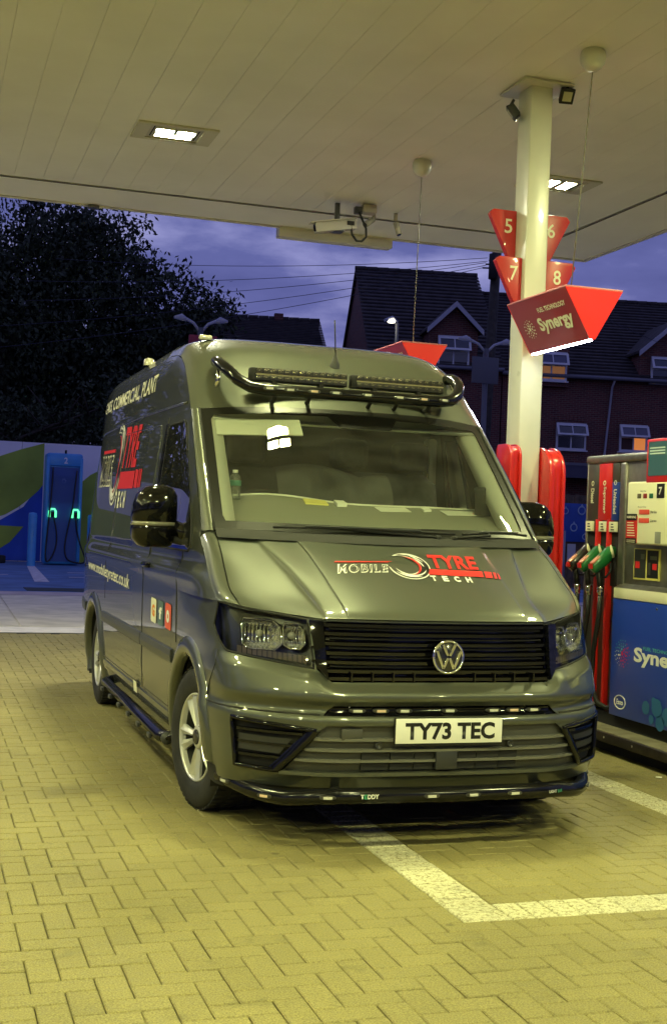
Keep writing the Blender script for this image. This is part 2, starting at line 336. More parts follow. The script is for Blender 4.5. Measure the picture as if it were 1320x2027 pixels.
GR = [[(0, 1.50, 2.10), (.3, 1.517, 2.10), (.53, 1.555, 2.095), (.68, 1.60, 2.087), (.78, 1.64, 2.08), (.847, 1.668, 2.073), (.888, 1.70, 2.07)],
      [(0, 1.645, 2.225), (.3, 1.66, 2.225), (.55, 1.69, 2.222), (.69, 1.73, 2.212), (.78, 1.765, 2.206), (.835, 1.80, 2.198), (.878, 1.84, 2.19)],
      [(0, 1.83, 2.365), (.3, 1.835, 2.365), (.55, 1.85, 2.362), (.69, 1.875, 2.358), (.78, 1.915, 2.345), (.828, 1.945, 2.33), (.868, 1.99, 2.31)],
      [(0, 2.03, 2.492), (.3, 2.03, 2.492), (.55, 2.04, 2.488), (.68, 2.065, 2.478), (.765, 2.105, 2.462), (.815, 2.14, 2.444), (.855, 2.19, 2.41)],
      [(0, 2.31, 2.572), (.3, 2.31, 2.572), (.55, 2.32, 2.567), (.68, 2.33, 2.553), (.765, 2.345, 2.53), (.808, 2.365, 2.505), (.846, 2.40, 2.455)],
      [(0, 2.7, 2.612), (.3, 2.7, 2.611), (.55, 2.7, 2.60), (.68, 2.7, 2.58), (.765, 2.7, 2.552), (.808, 2.7, 2.525), (.845, 2.7, 2.47)]]
cap = Surf(mirror_rows(GR)); region('roof_cap', lambda u, v: cap(u+6, v), paint, VAN, -6, 6, 64, 0, 5, 50)
def roof(u, y):
    p = cap(u+6, 5); k = 1-.085*((y-4.9))**2 if y > 4.9 else 1; return Vector((p.x*k, y, p.z-(.02*max(0, y-5.2)**2)))
region('roof', roof, paint, VAN, -6, 6, 64, 2.7, 5.9, 20)
rear = MB(); zz = [.27+(2.47-.27)*k/12 for k in range(13)]
rp = [(xside(5.9, z), 5.9, z) for z in zz]+[tuple(roof(6-k, 5.9)) for k in range(1, 12)]+[(-xside(5.9, z), 5.9, z) for z in zz[::-1]]
rear.add(rp, [tuple(range(len(rp)))]); rear.build('rear_doors', paint, VAN)
box('underbody', matt_black, VAN, -.80, .35, .30, .80, 5.8, .52)
# --- wheels, wells, arch flares
def sx(y, z, front):
    if front and y < 1.45: return float(Axy(A_invy(y, z, 1), z)[0])
    return xside(y, z)
for s in (1, -1):
    for cy, fr in ((WY, True), (RWY, False)):
        # well: curved liner + inner wall
        w = MB(); n = 24; R = WR+.006
        for k in range(n):
            a0 = math.radians(-25+230*k/n); a1 = math.radians(-25+230*(k+1)/n)
            q = [(s*.50, cy+R*math.cos(a), WZ+R*math.sin(a)) for a in (a0, a1)]+[(s*(.965 if not fr else .95), cy+R*math.cos(a), WZ+R*math.sin(a)) for a in (a1, a0)]
            w.add(q, [(0, 1, 2, 3)], True); w.add([(s*.50, cy, WZ), q[0], q[1]], [(0, 1, 2)])
        w.build('wheel_well', matt_black, VAN, recalc=False)
        # flare
        prof = [(0.0, -.03), (.004, .010), (.02, .020), (.055, .022), (.085, .012), (.10, -.004)]
        vs = []; m = 36
        for k in range(m+1):
            a = math.radians((-8 if fr else -20)+((192 if fr else 220))*k/m)
            for dr, off in prof:
                r = WR-.004+dr; y = cy+r*math.cos(a); z = WZ+r*math.sin(a); z2 = min(max(z, .28), 1.07); vs.append((s*(sx(max(y, .5), z2, fr)+off), y, z))
        c = len(prof); fs = [(i*c+j, i*c+j+1, (i+1)*c+j+1, (i+1)*c+j) for i in range(m) for j in range(c-1)]
        MB().add(vs, fs, True).build('arch_flare', paint, VAN)
# wheel (hub at outer face x), tyre lathe + 10-spoke rim
def wheel(s, cy):
    ax = (s, 0, 0); c = (s*.935, cy, .355); lab = None
    t = MB().lathe(c, ax, [(.215, -.225), (.255, -.232), (.325, -.235), (.350, -.215), (.356, -.18), (.357, -.10), (.356, -.03), (.350, .004), (.335, .018), (.30, .026), (.255, .024), (.226, .014), (.216, .004)], 56)
    T = t.build('wheel', rubber, VAN)
    g = MB()
    for k in range(56):     # tread blocks
        a = 2*math.pi*k/56
        for h in (-.19, -.10, -.02):
            u = Vector((0, math.cos(a), math.sin(a))); w = Vector((0, -math.sin(a), math.cos(a))); o = Vector(c)+Vector((s*(h-.028), 0, 0))
            p = [o+u*.352-w*.014, o+u*.352+w*.014, o+u*.3605+w*.012, o+u*.3605-w*.012]; g.prism(p, (s*.055, 0, 0))
    g.build('tyre_tread', rubber, T)['kind'] = 'stuff'
    r = MB().lathe(c, ax, [(.222, .006), (.222, .016), (.214, .018), (.209, .006), (.206, -.014)], 48); r.build('rim', silver, T)
    MB().lathe(c, ax, [(.206, -.014), (.200, -.06), (.190, -.16), (.0, -.165)], 48).build('rim_barrel', mat('barrel_dark', (.05, .05, .045), .5, .5), T)
    MB().lathe(c, ax, [(.15, -.10), (.15, -.085), (.04, -.085)], 32).build('brake_disc', mat('brake_steel', (.12, .11, .10), .5, .8), T)
    C = Vector(c)
    for k in range(10):
        a = 2*math.pi*(k+.25)/10+(.12 if k % 2 else -.12); u = Vector((0, math.cos(a), math.sin(a))); w = Vector((0, -math.sin(a), math.cos(a))); X = Vector((s, 0, 0))
        q = MB(); st = [(.045, .009, .006, -.006), (.10, .013, .012, -.004), (.16, .020, .013, .0), (.211, .027, .010, .004)]; vs = []
        for (rr, hw, ridge, h) in st:
            b = C+u*rr; vs += [b-w*hw+X*(h-.02), b-w*hw+X*(h-.006), b+X*(h+ridge), b+w*hw+X*(h-.006), b+w*hw+X*(h-.02)]
        fs = [(i*5+j, i*5+j+1, (i+1)*5+j+1, (i+1)*5+j) for i in range(3) for j in range(4)]+[(0, 1, 2, 3, 4), (15, 16, 17, 18, 19)]
        q.add(vs, fs).build('spoke', silver, T)
    MB().lathe(c, ax, [(.062, -.03), (.062, .001), (.05, .008), (.04, .009)], 32).build('hub', silver, T)
    h = MB().lathe(c, ax, [(.037, .0), (.037, .013), (.033, .016), (0, .016)], 28).build('hub_cap', mat('cap_dark', (.08, .08, .08), .25, .7), T)
    for k in range(5):
        a = 2*math.pi*(k+.5)/5; p = C+Vector((0, math.cos(a), math.sin(a)))*.052
        MB().cyl(p+Vector((s*-.02, 0, 0)), p+Vector((s*.004, 0, 0)), .009, n=6).build('wheel_nut', mat('nut_steel', (.2, .2, .2), .4, .8), T)
    if cy < 2:   # front wheels turned a little to the driver's right
        o_ = wloc(VAN); P0 = Matrix.Translation(C-o_); R0 = P0 @ Matrix.Rotation(math.radians(9.5), 4, 'Z') @ P0.inverted()
        for q in [T]+list(T.children): q.data.transform(R0)
    return T
for s in (-1, 1):
    for cy in (WY, RWY): wheel(s, cy)
# --- grille: recessed black panel, slats, badge
def front_bar(name, m, x0, x1, z, dy, h, d, parent=VAN, n=28, curve=None, shape=None):
    """horizontal bar following the nose at height z, standing dy in front of it"""
    q = MB(); vs = []; pts = [x0+(x1-x0)*k/n for k in range(n+1)]
    for x in pts:
        t, v = A_inv(x, z); a = A(t-.02, v); b = A(t+.02, v); tg = (b-a).normalized(); nr = Vector((tg.y, -tg.x, 0)); nr = nr if nr.y < 0 else -nr; p = Vector((x, A(t, v).y, z))+nr*dy
        vs += [p+Vector((0, 0, h/2))-nr*d, p+Vector((0, 0, h/2*.6)), p+Vector((0, 0, -h/2)), p+Vector((0, 0, -h/2))-nr*d]
    fs = [(i*4+j, i*4+(j+1) % 4, (i+1)*4+(j+1) % 4, (i+1)*4+j) for i in range(n) for j in range(4)]+[(0, 1, 2, 3), tuple(n*4+j for j in range(4))]
    return q.add(vs, fs).build(name, m, parent)
fl = region('grille', A, gloss_black, VAN, -4.5, 4.5, 60, .27, 1.075, 40, polys=polyA([(x*1.01, z+(.004 if z > .9 else -.003)) for x, z in P_grille]), off=-.035 if False else 0)
for v in fl.data.vertices: v.co.y += .032
slat_mat = mat('grille_slat_black', (.004, .004, .005), .10, 0, .5, .02)
for z, xe in ((1.000, .600), (.962, .598), (.918, .594), (.876, .590), (.835, .588), (.797, .578), (.765, .545)):
    front_bar('slat', slat_mat, -xe, xe, z, .004, .018, .034, fl)
for z in (.982, .940, .897, .856, .815): front_bar('slat', matt_black, -.535, .535, z, -.012, .008, .012, fl)
for x in [-.45+.1*k for k in range(10)]:
    if abs(x) > .06: MB().box(x-.003, .03, .752, x+.003, .07, .792).build('grille_bar', slat_mat, fl)
for s in (1, -1):   # glossy block between grille and headlight
    t0 = [(s*.548, .755), (s*.588, .803), (s*.612, 1.012), (s*.556, 1.012)]
    region('grille_side', A, gloss_black, fl, 1.5*s, 3*s, 14, .7, 1.075, 24, polys=polyA(t0 if s > 0 else t0[::-1]), thick=-.02)
    for z in (.96, .90, .84): front_bar('side_fin', gloss_black, s*.555, s*.608, z, .014, .008, .03, fl, n=5)
bd = MB(); bc = Vector((0, .02, .868)); bn = (0, -1, .06)
bd.lathe(bc, bn, [(.072, 0), (.072, .014), (.066, .018), (0, .018)], 40); BD = bd.build('badge', mat('badge_dark', (.03, .03, .035), .2, .3, 1), VAN)
MB().lathe(bc, bn, [(.066, .012), (.069, .026), (.075, .026), (.078, .012)], 44).build('badge_ring', chrome, BD)
def bpt(x, z, d=.03): return bc+Vector((x, -d, z+d*.06))
for poly in ([(-.040, .056), (-.024, .062), (-.003, .008), (.003, .008), (.024, .062), (.040, .056), (.012, -.002), (-.012, -.002)],):
    pass
def stroke(a, b, w=.0062, par=None):
    a = Vector(a); b = Vector(b); d = (b-a).normalized(); n = Vector((-d.y, d.x))*w
    q = [a+n, a-n, b-n, b+n]; MB().prism([bpt(p.x, p.y, .016) for p in q], (0, -.012, 0)).build('badge_stroke', chrome, par or BD, bevel=.0015, seg=1)
for s in (1, -1):
    stroke((s*.030, .057), (s*.005, .006)); stroke((s*.058, .028), (s*.026, -.052)); stroke((s*.026, -.052), (s*.004, -.004))
# --- headlights
for s in (1, -1):
    pp = polyA([(s*x, z) for x, z in (P_head if s > 0 else P_head[::-1])])
    H = region('headlight', A, mat('headlight_housing', (.02, .02, .02), .3, 0, .6), VAN, 1.8*s, 5.2*s, 30, .75, 1.075, 24, polys=pp, off=0)
    for v in H.data.vertices:   # sink the housing
        v.co.y += .06; v.co.x -= s*.015
    region('headlight_lens', A, lens, H, 1.8*s, 5.2*s, 30, .75, 1.075, 24, polys=pp)
    edge = []
    for a, b in zip(pp, pp[1:]+pp[:1]): edge += [A(a[0]+(b[0]-a[0])*k/8, a[1]+(b[1]-a[1])*k/8) for k in range(8)]
    MB().tube(edge, .005, 6, closed=True).build('headlight_seal', matt_black, H)
    def bowl(name, x0, x1, z0, z1, dy, chamf, mm=chrome):
        # octagonal reflector bowl facing forward with ridged inner
        pts = [(x0+chamf, z1), (x1-chamf*.4, z1), (x1, z1-chamf), (x1, z0+chamf*.6), (x1-chamf, z0), (x0+chamf, z0), (x0, z0+chamf), (x0, z1-chamf)]
        rows = []
        for k, (sc, dp) in enumerate(((1.06, -.004), (1.0, .004), (.92, .028), (.86, .050), (.5, .062), (.06, .068))):
            cx, cz = (x0+x1)/2, (z0+z1)/2; r = []
            for (x, z) in pts:
                X = cx+(x-cx)*sc; Z = cz+(z-cz)*sc; t, v = A_inv(max(min(X, .955), .3), min(max(Z, .78), 1.05)); r.append(Vector((s*X, A(t, v).y+dy+dp, Z)))
            rows.append(r)
        q = MB(); n = len(pts); vs = [p for r in rows for p in r]
        fs = [(i*n+j, i*n+(j+1) % n, (i+1)*n+(j+1) % n, (i+1)*n+j) for i in range(len(rows)-1) for j in range(n)]+[tuple((len(rows)-1)*n+j for j in range(n))]
        B = q.add(vs, fs).build(name, mm, H)
        f = MB().tube([p+Vector((0, -.004, 0)) for p in rows[0]], .0045, 6, closed=True).build(name+'_rim', chrome, H)
        cx, cz = (x0+x1)/2, (z0+z1)/2; t, v = A_inv(cx, cz); p = Vector((s*cx, A(t, v).y+dy+.02, cz))
        rb = MB()
        nf = 8; fwid = (x1-x0)*.86/nf
        for k in range(nf):
            X = x0+(x1-x0)*.07+fwid*(k+.5); t, v = A_inv(max(min(X, .955), .3), cz); y = A(t, v).y+dy+.024+.022*(1-abs(k-(nf-1)/2)/4); e_ = .012 if 0 < k < nf-1 else .026
            rb.tube([(s*X, y-.006, z0+e_), (s*X, y+.010, z0+.03), (s*X, y+.014, cz), (s*X, y+.010, z1-.03), (s*X, y-.006, z1-e_)], fwid*.52, 8)
        rb.build('reflector_flute', chrome, H)
        MB().lathe(p+Vector((0, .03, 0)), (0, -1, 0), [(.016, 0), (.018, .02), (.010, .028), (0, .03)], 14).build('bulb', mat('bulb_glass', (.6, .6, .55), .1, .3), H)
    refl = mat('reflector', (.95, .94, .90), .22, .75)
    bowl('main_reflector', .728, .872, .875, 1.0, .016, .026, refl)
    bowl('inner_reflector', .634, .714, .885, .990, .018, .022, refl)
    # wrap-round indicator bulb bay and lower strip
    q = MB()
    for k in range(14):
        x0 = .625+(.90-.625)*k/14; x1 = .625+(.90-.625)*(k+.82)/14
        for (xa, xb) in ((x0, x1),):
            t0, v0 = A_inv(xa, .835); t1, v1 = A_inv(xb, .835); ya = A(t0, v0).y+.02; yb = A(t1, v1).y+.02; zl = .818+.03*(xa-.6)/.3
            q.add([(s*xa, ya, zl), (s*xb, yb, zl+.003), (s*xb, yb+.004, zl+.035), (s*xa, ya+.004, zl+.032)], [(0, 1, 2, 3)])
    q.build('indicator_strip', mat('indicator_lens', (.15, .115, .085), .3, 0, .6), H)
# --- black light strip below the grille, with marker lights
ST = region('light_strip', A, gloss_black, VAN, -2.4, 2.4, 50, .58, .67, 8, polys=polyA(P_strip), off=0)
for v in ST.data.vertices: v.co.y += .012
def marker(name, par, p, tang, wid=.085, h=.022, m=led_white, body=None):
    """small bevelled marker lamp with two lobed ends"""
    p = Vector(p); u = Vector(tang).normalized(); n = Vector((u.y, -u.x, 0)).normalized(); n = n if n.y < 0 else -n; up_ = u.cross(n); up_ = up_ if up_.z > 0 else -up_
    def ring(sc, d):
        L = []
        for k in range(16):
            a = 2*math.pi*k/16; cx = math.copysign(abs(math.cos(a))**.7, math.cos(a)); cz = math.copysign(abs(math.sin(a))**.8, math.sin(a)); L.append(p+u*cx*wid/2*sc+up_*cz*h/2*sc+n*d)
        return L
    rs = [ring(1, -.004), ring(1, .006), ring(.85, .010)]; q = MB(); q.add([a for r in rs for a in r], [(i*16+j, i*16+(j+1) % 16, (i+1)*16+(j+1) % 16, (i+1)*16+j) for i in range(2) for j in range(16)]+[tuple(32+j for j in range(16))])
    o = q.build(name, body or mat('marker_body', (.035, .035, .03), .3, 0, .5), par)
    l = [p+u*a*wid*.27+up_*b*h*.27+n*.0105 for a, b in ((-1, -1), (1, -1), (1, 1), (-1, 1))]; MB().prism(l, n*.003).build('marker_lens', m, o, bevel=.001, seg=1); return o
for x, m in ((-.42, led_white), (-.31, led_amber), (-.20, led_white), (.02, led_white), (.24, led_white), (.345, led_amber), (.45, led_white)):
    t, v = A_inv(x, .624); p = A(t, v); q = A(t+.05, v)-A(t-.05, v); marker('marker_light', VAN, p+Vector((0, .006, 0)), (q.x, q.y, 0), .078, .022, m)
# --- lower intake
IN = region('lower_intake', A, mat('intake_plastic', (.058, .058, .050), .5, bump=.1, bs=300), VAN, -3.4, 3.4, 60, .3, .6, 20, polys=polyA(P_intake))
for v in IN.data.vertices: v.co.y += .020
for z, xe in ((.500, .618), (.452, .650), (.404, .690)):
    front_bar('slat', mat('intake_slat', (.12, .12, .105), .28, 0, .4), -xe, xe, z, .002, .014, .022, IN, n=36)
for z0, z1 in ((.408, .446), (.362, .398)):
    for x0, x1 in ((-.40, -.27), (-.265, -.155), (-.15, -.06), (.06, .15), (.155, .265), (.27, .36)):
        t, v = A_inv((x0+x1)/2, (z0+z1)/2); y = A(t, v).y+.018; MB().box(x0, y-.008, z0, x1, y+.02, z1).build('intake_opening', matt_black, IN)
box('radar_panel', dark_plastic, IN, -.052, -.024, .362, .052, .02, .446, .004)
MB().box(-.50, -.006, .495, -.40, .03, .548).build('tow_cover', mat('intake_plastic'), IN, bevel=.006)
for x in (-.328, .318):
    t, v = A_inv(x, .474); y = A(t, v).y
    MB().lathe((x, y+.02, .474), (0, -1, 0), [(.016, 0), (.016, .024), (.012, .026), (.011, .020), (0, .020)], 20).build('parking_sensor', dark_plastic, IN)
lipc = mat('van_paint')
front_bar('bumper_lip', lipc, -.74, .74, .343, .012, .020, .03, VAN, n=40)
# --- fog surrounds
for s in (1, -1):
    F = region('fog_surround', A, matt_black, VAN, 2*s, 5*s, 30, .3, .62, 16, polys=polyA([(s*x, z) for x, z in (P_fog if s > 0 else P_fog[::-1])]))
    for v in F.data.vertices: v.co.y += .03; v.co.x -= s*.008
    pts = []
    P2 = [(s*x, z) for x, z in P_fog]
    for a, b in zip(P2, P2[1:]+P2[:1]): pts += [A(*A_inv(a[0]+(b[0]-a[0])*k/8, a[1]+(b[1]-a[1])*k/8))+Vector((0, -.002, 0)) for k in range(8)]
    MB().tube(pts, .011, 8, closed=True).build('fog_frame', gloss_black, F)
    # broad diagonal blade on the inner side
    a0, a1 = (.600, .535), (.745, .348); q = MB(); vs = []
    for k in range(9):
        f = k/8; x = a0[0]+(a1[0]-a0[0])*f; z = a0[1]+(a1[1]-a0[1])*f
        for dx, off in ((-.012, .0), (.004, -.020), (.030, -.016), (.046, .006)): 
            p = A(*A_inv(s*(x+dx), z)); vs.append(p+Vector((0, off, 0)))
    q.add(vs, [(i*4+j, i*4+j+1, (i+1)*4+j+1, (i+1)*4+j) for i in range(8) for j in range(3)], True).build('fog_blade', gloss_black, F)
    for z, x0, x1 in ((.518, .665, .915), (.462, .69, .918), (.405, .74, .912)): front_bar('fin', gloss_black, s*x0, s*x1, z, -.006, .014, .02, F, n=10)
    region('fog_blank', A, dark_plastic, F, 2*s, 5*s, 12, .3, .62, 8, polys=polyA([(s*x, z) for x, z in ([(.70, .492), (.90, .495), (.90, .425), (.745, .42)] if s > 0 else [(.745, .42), (.90, .425), (.90, .495), (.70, .492)])], ), off=0).location.y = .014
# --- number plate
PL = MB().box(-.26, -.046, .486, .26, -.040, .598).build('number_plate', mat('plate_white', (.80, .80, .76), .35, 0, .3), VAN, bevel=.003)
MB().box(-.262, -.041, .478, .262, -.026, .600).build('plate_backing', matt_black, PL)
text('TY73 TEC', 'plate_text', black_vinyl, PL, lambda a, b: (-.215+.437*a, -.0472, .502+.078*b), bold=.038, spacing=1.0)
# --- body seams and mouldings
seam = matt_black
for s in (1, -1):
    def L(name, pts, r, m, n=6): MB().tube([Vector((s*(xside(y, z)+dx), y, z)) for y, z, dx in pts], r, n).build(name, m, VAN)
    L('door_gap', [(2.385, z, -.001) for z in np.linspace(.42, 1.15, 12)]+[(2.335, z, -.0005) for z in np.linspace(1.22, 2.06, 14)], .0045, seam)
    L('door_gap', [(1.30+.10*max(0, z-.8), z, -.001) for z in np.linspace(.80, 1.28, 10)], .004, seam)
    L('panel_gap', [(4.02, z, -.001) for z in np.linspace(.85, 2.0, 18)], .003, seam)
    L('sill_gap', [(y, .425, -.001) for y in np.linspace(1.40, 4.15, 20)], .004, seam)
    L('roof_gutter', [(y, 2.115+.02*math.sin((y-1.8)/3.6*3.14), .001) for y in np.linspace(1.80, 5.4, 30)], .007, paint, 8)
    q = MB(); vs = []; ysl = np.linspace(2.33, 2.40, 2)
    region('pillar_trim', lambda y, z, s=s: Vector((s*(xside(y, z)+.003), y, z)), gloss_black, VAN, 2.285, 2.37, 2, 1.30, 2.02, 14)
    # protective moulding and sill
    for nm, y0, y1, z0, z1, d, mm in (('side_moulding', 1.40, 2.375, .675, .755, .016, grey_plastic), ('side_moulding', 2.395, 4.13, .675, .755, .016, grey_plastic), ('side_moulding', 5.08, 5.80, .675, .755, .016, grey_plastic), ('sill', 1.42, 4.15, .335, .405, .010, paint)):
        vs = []; n = 24
        for k in range(n+1):
            y = y0+(y1-y0)*k/n
            for z, o in ((z1, -.004), (z1-.006, d*.8), ((z0+z1)/2, d), (z0+.006, d*.8), (z0, -.004)): vs.append((s*(xside(y, z)+o), y, z))
        MB().add(vs, [(i*5+j, i*5+j+1, (i+1)*5+j+1, (i+1)*5+j) for i in range(n) for j in range(4)]+[(0, 1, 2, 3, 4), tuple(n*5+j for j in range(5))]).build(nm, mm, VAN)
    # pressed panel outline behind the door
    pr = [(2.50, 1.30), (2.50, 1.95), (2.56, 2.03), (3.92, 2.05), (3.98, 1.98), (3.98, 1.30)]
    L('panel_pressing', [(y, z, .0) for a, b in zip(pr, pr[1:]+pr[:1]) for y, z in [(a[0]+(b[0]-a[0])*k/8, a[1]+(b[1]-a[1])*k/8) for k in range(8)]], .005, paint)
    # handle
    q = MB().box(s*.985, 2.14, 1.155, s*1.035, 2.31, 1.185); q.build('door_handle', gloss_black, VAN, bevel=.008)
    # rear light, marker
    region('rear_light', lambda y, z, s=s: Vector((s*(xside(y, z)+.004), y, z)), mat('red_lens', (.35, .01, .01), .2, 0, 1), VAN, 5.78, 5.9, 3, 1.0, 1.75, 10)
# wing seams at the front: wing / bumper gap
for s in (1, -1):
    MB().tube([A(*A_inv(s*x, z)) for x, z in ((.590, .606), (.66, .606), (.74, .606), (.82, .606), (.90, .606), (.94, .606))]+[A(s*t, .606) for t in (4.4, 4.8, 5.0)], .005, 6).build('bumper_gap', seam, VAN)
    MB().tube([A(s*t, v) for t, v in ((4.35, .85), (4.6, .78), (4.85, .70), (5.0, .61))], .0035, 6).build('wing_gap', seam, VAN)
# --- side steps with lamps
for s in (1, -1):
    B = MB().tube([(s*.90, 1.46, .30), (s*.985, 1.46, .272), (s*1.02, 1.52, .268), (s*1.02, 2.4, .274), (s*1.02, 3.66, .288), (s*.985, 3.72, .290), (s*.90, 3.72, .31)], .032, 12).build('side_bar', mat('bar_black', (.006, .006, .007), .15, 0, 0, spec=.4), VAN)
    for k in range(6):
        y = 1.66+k*.38; MB().box(s*1.045, y, .232, s*1.062, y+.07, .258).build('step_light', grey_plastic, B, bevel=.004)
        MB().box(s*1.0, y+.01, .24, s*1.048, y+.06, .262).build('step_bracket', matt_black, B)
    MB().lathe((s*1.0, 1.45, .268), (0, -1, 0), [(.034, 0), (.034, .01), (.01, .016)], 14).build('bar_end', grey_plastic, B)
# --- lower light bar at the front
barm = mat('bar_black')
pth = [(-.93, .47, .268), (-.90, .38, .258), (-.845, .26, .242), (-.785, .16, .234), (-.72, .09, .233), (-.655, .03, .245), (-.57, -.005, .254), (-.40, -.035, .258), (0, -.05, .258)]
FBAR = MB().tube(pth+[(-x, y, z) for x, y, z in pth[-2::-1]], .036, 16).build('lower_light_bar', barm, VAN)
def bar_marker(path_pts, x, m, par, w=.075, r=.036, zoff=0):
    P = [Vector(p) for p in path_pts]+[Vector((-p[0], p[1], p[2])) for p in path_pts[-2::-1]]
    for a, b in zip(P, P[1:]):
        if a.x <= x <= b.x or b.x <= x <= a.x:
            f = (x-a.x)/(b.x-a.x); p = a.lerp(b, f); t = (b-a).normalized(); n = Vector((t.y, -t.x, 0)).normalized(); n = n if n.y < 0 else -n
            return marker('marker_light', par, p+n*(r-.004)+Vector((0, 0, zoff)), (t.x, t.y, 0), w, .022, m)
for x, m in ((-.90, led_white), (-.78, led_amber), (-.56, led_white), (-.09, led_white), (.11, led_white), (.32, led_white), (.80, led_white), (.90, led_amber)): bar_marker(pth, x, m, FBAR)
text('T', 'bar_text', white_vinyl, FBAR, lambda a, b: (-.425+.016*a, -.077, .251+.020*b), bold=.03)
text('E', 'bar_text', mat('green_vinyl', (.05, .35, .18), .4), FBAR, lambda a, b: (-.408+.014*a, -.077, .251+.020*b), bold=.03)
text('DDY', 'bar_text', white_vinyl, FBAR, lambda a, b: (-.392+.052*a, -.077, .251+.020*b), bold=.03)
text('LIGHT', 'bar_text', white_vinyl, FBAR, lambda a, b: (.50+.045*a, -.070+.012*a, .251+.014*b), bold=.02)
text('BAR', 'bar_text', mat('green_vinyl'), FBAR, lambda a, b: (.55+.028*a, -.058+.012*a, .251+.014*b), bold=.01)
for x in (-.5, .5): box('bar_bracket', matt_black, FBAR, x-.02, .0, .25, x+.02, .14, .28)
val = region('under_valance', A, matt_black, VAN, -4.8, 4.8, 60, .27, .36, 4)
for v in val.data.vertices: v.co.y += .055; v.co.z -= .045
# --- roof light bar
rp_ = [(-.72, 1.86, 2.365), (-.73, 1.80, 2.36), (-.725, 1.72, 2.335), (-.70, 1.62, 2.29), (-.66, 1.55, 2.235), (-.60, 1.505, 2.197), (-.52, 1.483, 2.186), (-.30, 1.455, 2.182), (0, 1.445, 2.182)]
RB = MB().tube(rp_+[(-x, y, z) for x, y, z in rp_[-2::-1]], .033, 16).build('roof_light_bar', barm, VAN)
for x, m in ((-.50, led_white), (-.385, led_white), (-.255, led_amber), (-.13, led_white), (.055, led_white), (.25, led_white), (.40, led_amber), (.53, led_white)): bar_marker(rp_, x, m, RB, .072, .033, .004)
for x in (-.46, -.26, .10, .26, .46):
    MB().tube([(x, 1.47, 2.17), (x, 1.53, 2.13), (x, 1.62, 2.135)], .012, 8).build('bar_foot', matt_black, RB)
for s in (1, -1): MB().tube([(s*.72, 1.80, 2.34), (s*.73, 1.74, 2.26), (s*.74, 1.755, 2.20)], .014, 8).build('end_bracket', chrome, RB)
for s, (xa, xb) in ((-1, (-.585, -.012)), (1, (.012, .585))):
    L_ = MB().box(xa, 1.575, 2.240, xb, 1.64, 2.318).build('led_bar', matt_black, VAN, bevel=.010)
    MB().box(xa+.03, 1.570, 2.247, xb-.008, 1.577, 2.312).build('led_bar_face', mat('led_face', (.012, .012, .010), .25, 0, .3), L_)
    MB().box(xa+.03, 1.564, 2.276, xb-.008, 1.572, 2.283).build('led_divider', mat('brass_trim', (.35, .30, .18), .3, .8), L_)
    n = 13
    for r in (2.262, 2.299):
        for k in range(n):
            x = xa+.05+(xb-xa-.075)*k/(n-1); MB().lathe((x, 1.571, r), (0, -1, 0), [(.016, .0), (.016, .004), (.010, -.001), (.004, .002), (0, .004)], 12).build('led_reflector', mat('led_cup', (.22, .20, .14), .25, .8), L_)
    for x in (xa+.14, xb-.16): box('led_foot', matt_black, L_, x-.012, 1.56, 2.19, x+.012, 1.61, 2.245)
# aerial
MB().lathe((0, 1.87, 2.40), (0, -.15, 1), [(.034, -.05), (.030, 0), (.018, .03), (.010, .055), (.005, .07)], 16).build('aerial_base', dark_plastic, VAN)
MB().tube([(0, 1.86, 2.46), (-.012, 1.84, 2.55), (-.026, 1.82, 2.66)], .0038, 6).build('aerial', matt_black, VAN)
# marker lamps and beacon on the roof edge
MB().box(-.74, 2.26, 2.545, -.66, 2.30, 2.575).build('roof_marker', mat('clear_marker', (.7, .68, .6), .1, .3, 1), VAN, bevel=.008)
MB().lathe((-.80, 3.70, 2.53), (0, 0, 1), [(.04, 0), (.038, .04), (.025, .052), (0, .055)], 16).build('beacon', mat('clear_plastic', (.38, .36, .28), .2, 0, 1), VAN)
